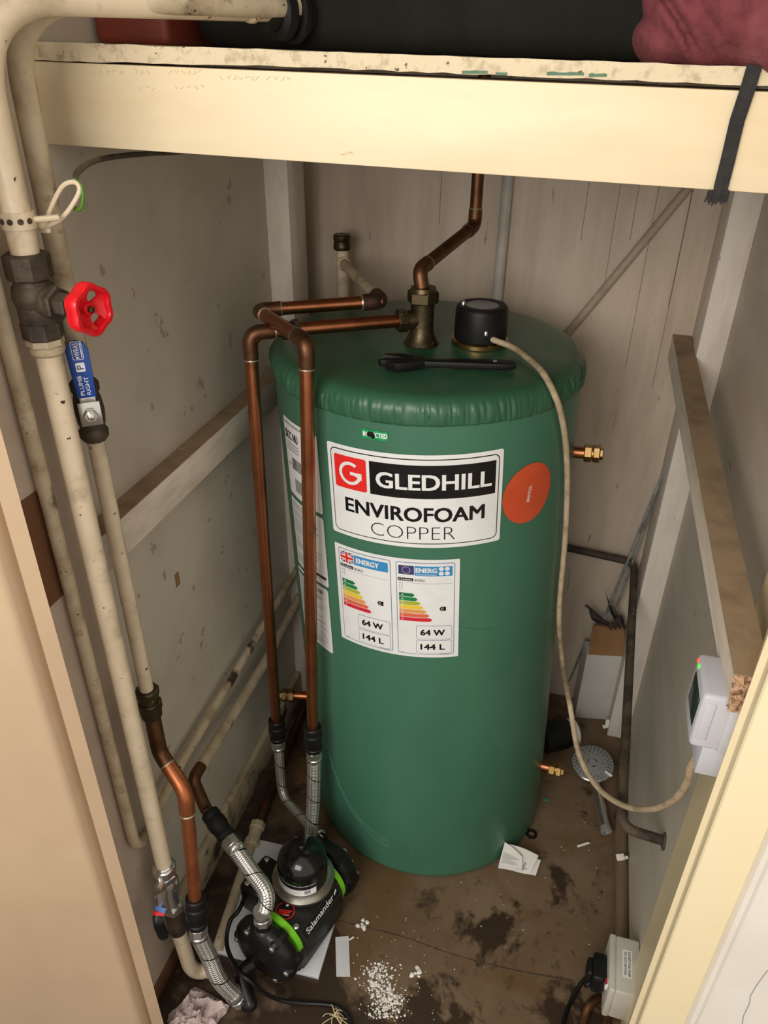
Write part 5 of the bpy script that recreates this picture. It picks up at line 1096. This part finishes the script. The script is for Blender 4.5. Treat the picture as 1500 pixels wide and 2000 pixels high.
for k in range(2): k2_.rrect(0.55 + 0.15 * k, 0.62 + 0.15 * k, 0.55, 0.95, 0, onsh(c2_, zf2, 0.0005), 3)
k2_.rrect(0.5, 0.85, 0.80, 0.87, 0, onsh(c2_, zf2, 0.0005), 4); k2_.build('bold_printing', M_inkgrey, t, 80)
s_ = [PZ(655, 1832, 0.0), PZ(681, 1829, 0.0), PZ(684, 1908, 0.0), PZ(657, 1908, 0.0)]
t = thing('plastic_strip', s_[3], 'flat white plastic strip on the floor right of the pump board', 'strip')
sheet(s_, lambda u, v: 0.0005, 0.0022, 'strip', M_board, t, 2); g = G(); p = PZ(686, 1834, 0.002); g.tube([p + V((-0.004, -0.003, 0)), p + V((0.004, 0.005, 0.001))], 0.002, 7); g.build('torn_tab', M_board, t)
# rag at the lower left
g = G(); n = 70; vs = []; fs = []; rc = PZ(380, 1982, 0.010)
for i in range(n + 1):
    for j in range(n + 1):
        u, v = (i / n - 0.5), (j / n - 0.5); q_ = V((u * 2.6, v * 2.6, 3.7)); r = max(abs(u), abs(v)) * 2
        w1 = NZ.noise(q_ + V((2, 7, 1))); w2 = NZ.noise(q_ + V((9, 1, 4))); q2_ = q_ + V((w1, w2, 0)) * 0.7
        rid = 1 - min(1.0, abs(NZ.noise(q2_ * 1.5)) * 3.4); rid2 = 1 - min(1.0, abs(NZ.noise(q2_ * 3.6 + V((4, 4, 4)))) * 3.0)
        h = (0.012 + 0.030 * rid ** 1.3 + 0.009 * rid2) * (1 - r ** 3 * 0.85)
        vs.append(rc + V((u * 0.088 + w1 * 0.016 + v * 0.02 + 0.006 * rid, v * 0.082 + w2 * 0.018, h - 0.009)))
for i in range(n):
    for j in range(n): a = i * (n + 1) + j; fs.append((a, a + n + 1, a + n + 2, a + 1))
m0 = len(vs); g.add(vs + [p - V((0, 0, 0.0012)) for p in vs], fs + [tuple(reversed([i + m0 for i in f])) for f in fs])
tag(g.build('rag', M_rag, None, 80), 'crumpled pinkish grey rag on the floor by the left door frame', 'rag')
# crumbs
g = G(); rr = random.Random(21)
def crumb(p, r): g.ball((p.x, p.y, max(r * 0.35, 0.0006)), r, 1, (1, rr.uniform(0.6, 1.2), 0.5), 0.5, rr)
for k in range(640):
    t_ = rr.random(); u = 745 + rr.gauss(0, 16) - 10 * math.sin(t_ * 6); v = 1885 + 100 * t_ + rr.gauss(0, 6); crumb(PZ(u, v, 0.001), rr.choice([0.0006, 0.0008, 0.0010, 0.0013, 0.0017, 0.0028]))
for k in range(140): crumb(PZ(765 + rr.gauss(0, 14), 1950 + rr.gauss(0, 12), 0.001), rr.uniform(0.0006, 0.0024))
for k in range(70): crumb(PZ(rr.uniform(690, 860), rr.uniform(1790, 2000), 0.001), rr.uniform(0.0006, 0.0014))
for k in range(45): crumb(PZ(rr.uniform(860, 1190), rr.uniform(1560, 1900), 0.001), rr.uniform(0.0006, 0.0016))
tag(g.build('plaster_crumbs', M_plaster, None, 60), 'scatter of white plaster crumbs and dust on the brown floor', 'plaster', kind='stuff')
def lump(u, v, r, lab): 
    global g
    g = G(); p = PZ(u, v, 0.002)
    for k in range(7): q = p + V((rr.uniform(-r, r), rr.uniform(-r, r), 0)); crumb(q, r * rr.uniform(0.35, 0.7))
    tag(g.build('plaster_lump', M_plaster, None, 60), lab, 'plaster', 'loose plaster lumps')
lump(707, 1806, 0.010, 'white plaster lump on the floor above the plastic strip'); lump(815, 1897, 0.009, 'white plaster lump right of the spilled crumbs')
g = G(); a, b = PZ(1128, 1653, 0.004), PZ(1150, 1646, 0.004); g.tube([a, b], 0.0028, 8); tag(g.build('white_peg', M_plaster), 'tiny white peg on the floor right of the leaflet', 'peg')
p = PZ(1038, 1630, 0.002); g = G(); n = 24; g.tube([p + V((0.010 * math.cos(2 * math.pi * k / n), 0.010 * math.sin(2 * math.pi * k / n), 0.002)) for k in range(n + 1)], 0.0032, 8, False); tag(g.build('rubber_ring', M_black), 'small black rubber ring on the floor near the cylinder base', 'ring')
p = PZ(1067, 1561, 0.001); g = G(); g.ball((p.x, p.y, 0.001), 0.009, 2, (1, 0.7, 0.12)); tag(g.build('paint_flake', M_teal), 'small teal flake on the floor below the copper stub', 'flake')
g = G(); p = PZ(655, 1985, 0.006)
for k in range(14):
    a = rr.uniform(0, 6.28); q = p + V((math.cos(a), math.sin(a), 0)) * rr.uniform(0.012, 0.03); g.tube(spline([p + V((rr.uniform(-.004, .004), rr.uniform(-.004, .004), rr.uniform(0, .01))), (p + q) / 2 + V((rr.uniform(-.006, .006), rr.uniform(-.006, .006), rr.uniform(0, .012))), V((q.x, q.y, 0.002))], 5), 0.0008, 5)
tag(g.build('string_tuft', M_string), 'tuft of pale frayed string beside the pump lead', 'string')
a, b = PX(344, 1120, XL + 0.0004), PX(350, 1142, XL + 0.0004)
g = G(); g.box(W, (XL - 0.001, a.y - 0.006, b.z), (XL + 0.0006, a.y + 0.008, a.z)); o = g.build('tape_scrap', M_card); tag(o, 'small brown tape scrap stuck on the left wall', 'tape')
# hairline joints in the floor covering
g = G()
for pts in ([PZ(655, 1797, 0.0), PZ(780, 1828, 0), PZ(890, 1866, 0), PZ(1010, 1896, 0), PZ(1120, 1915, 0)],):
    g.tube(spline([V((p.x, p.y, 0.0)) for p in pts], 6), 0.0011, 6)
g.build('floor_joint', M_dirtshade, fl)
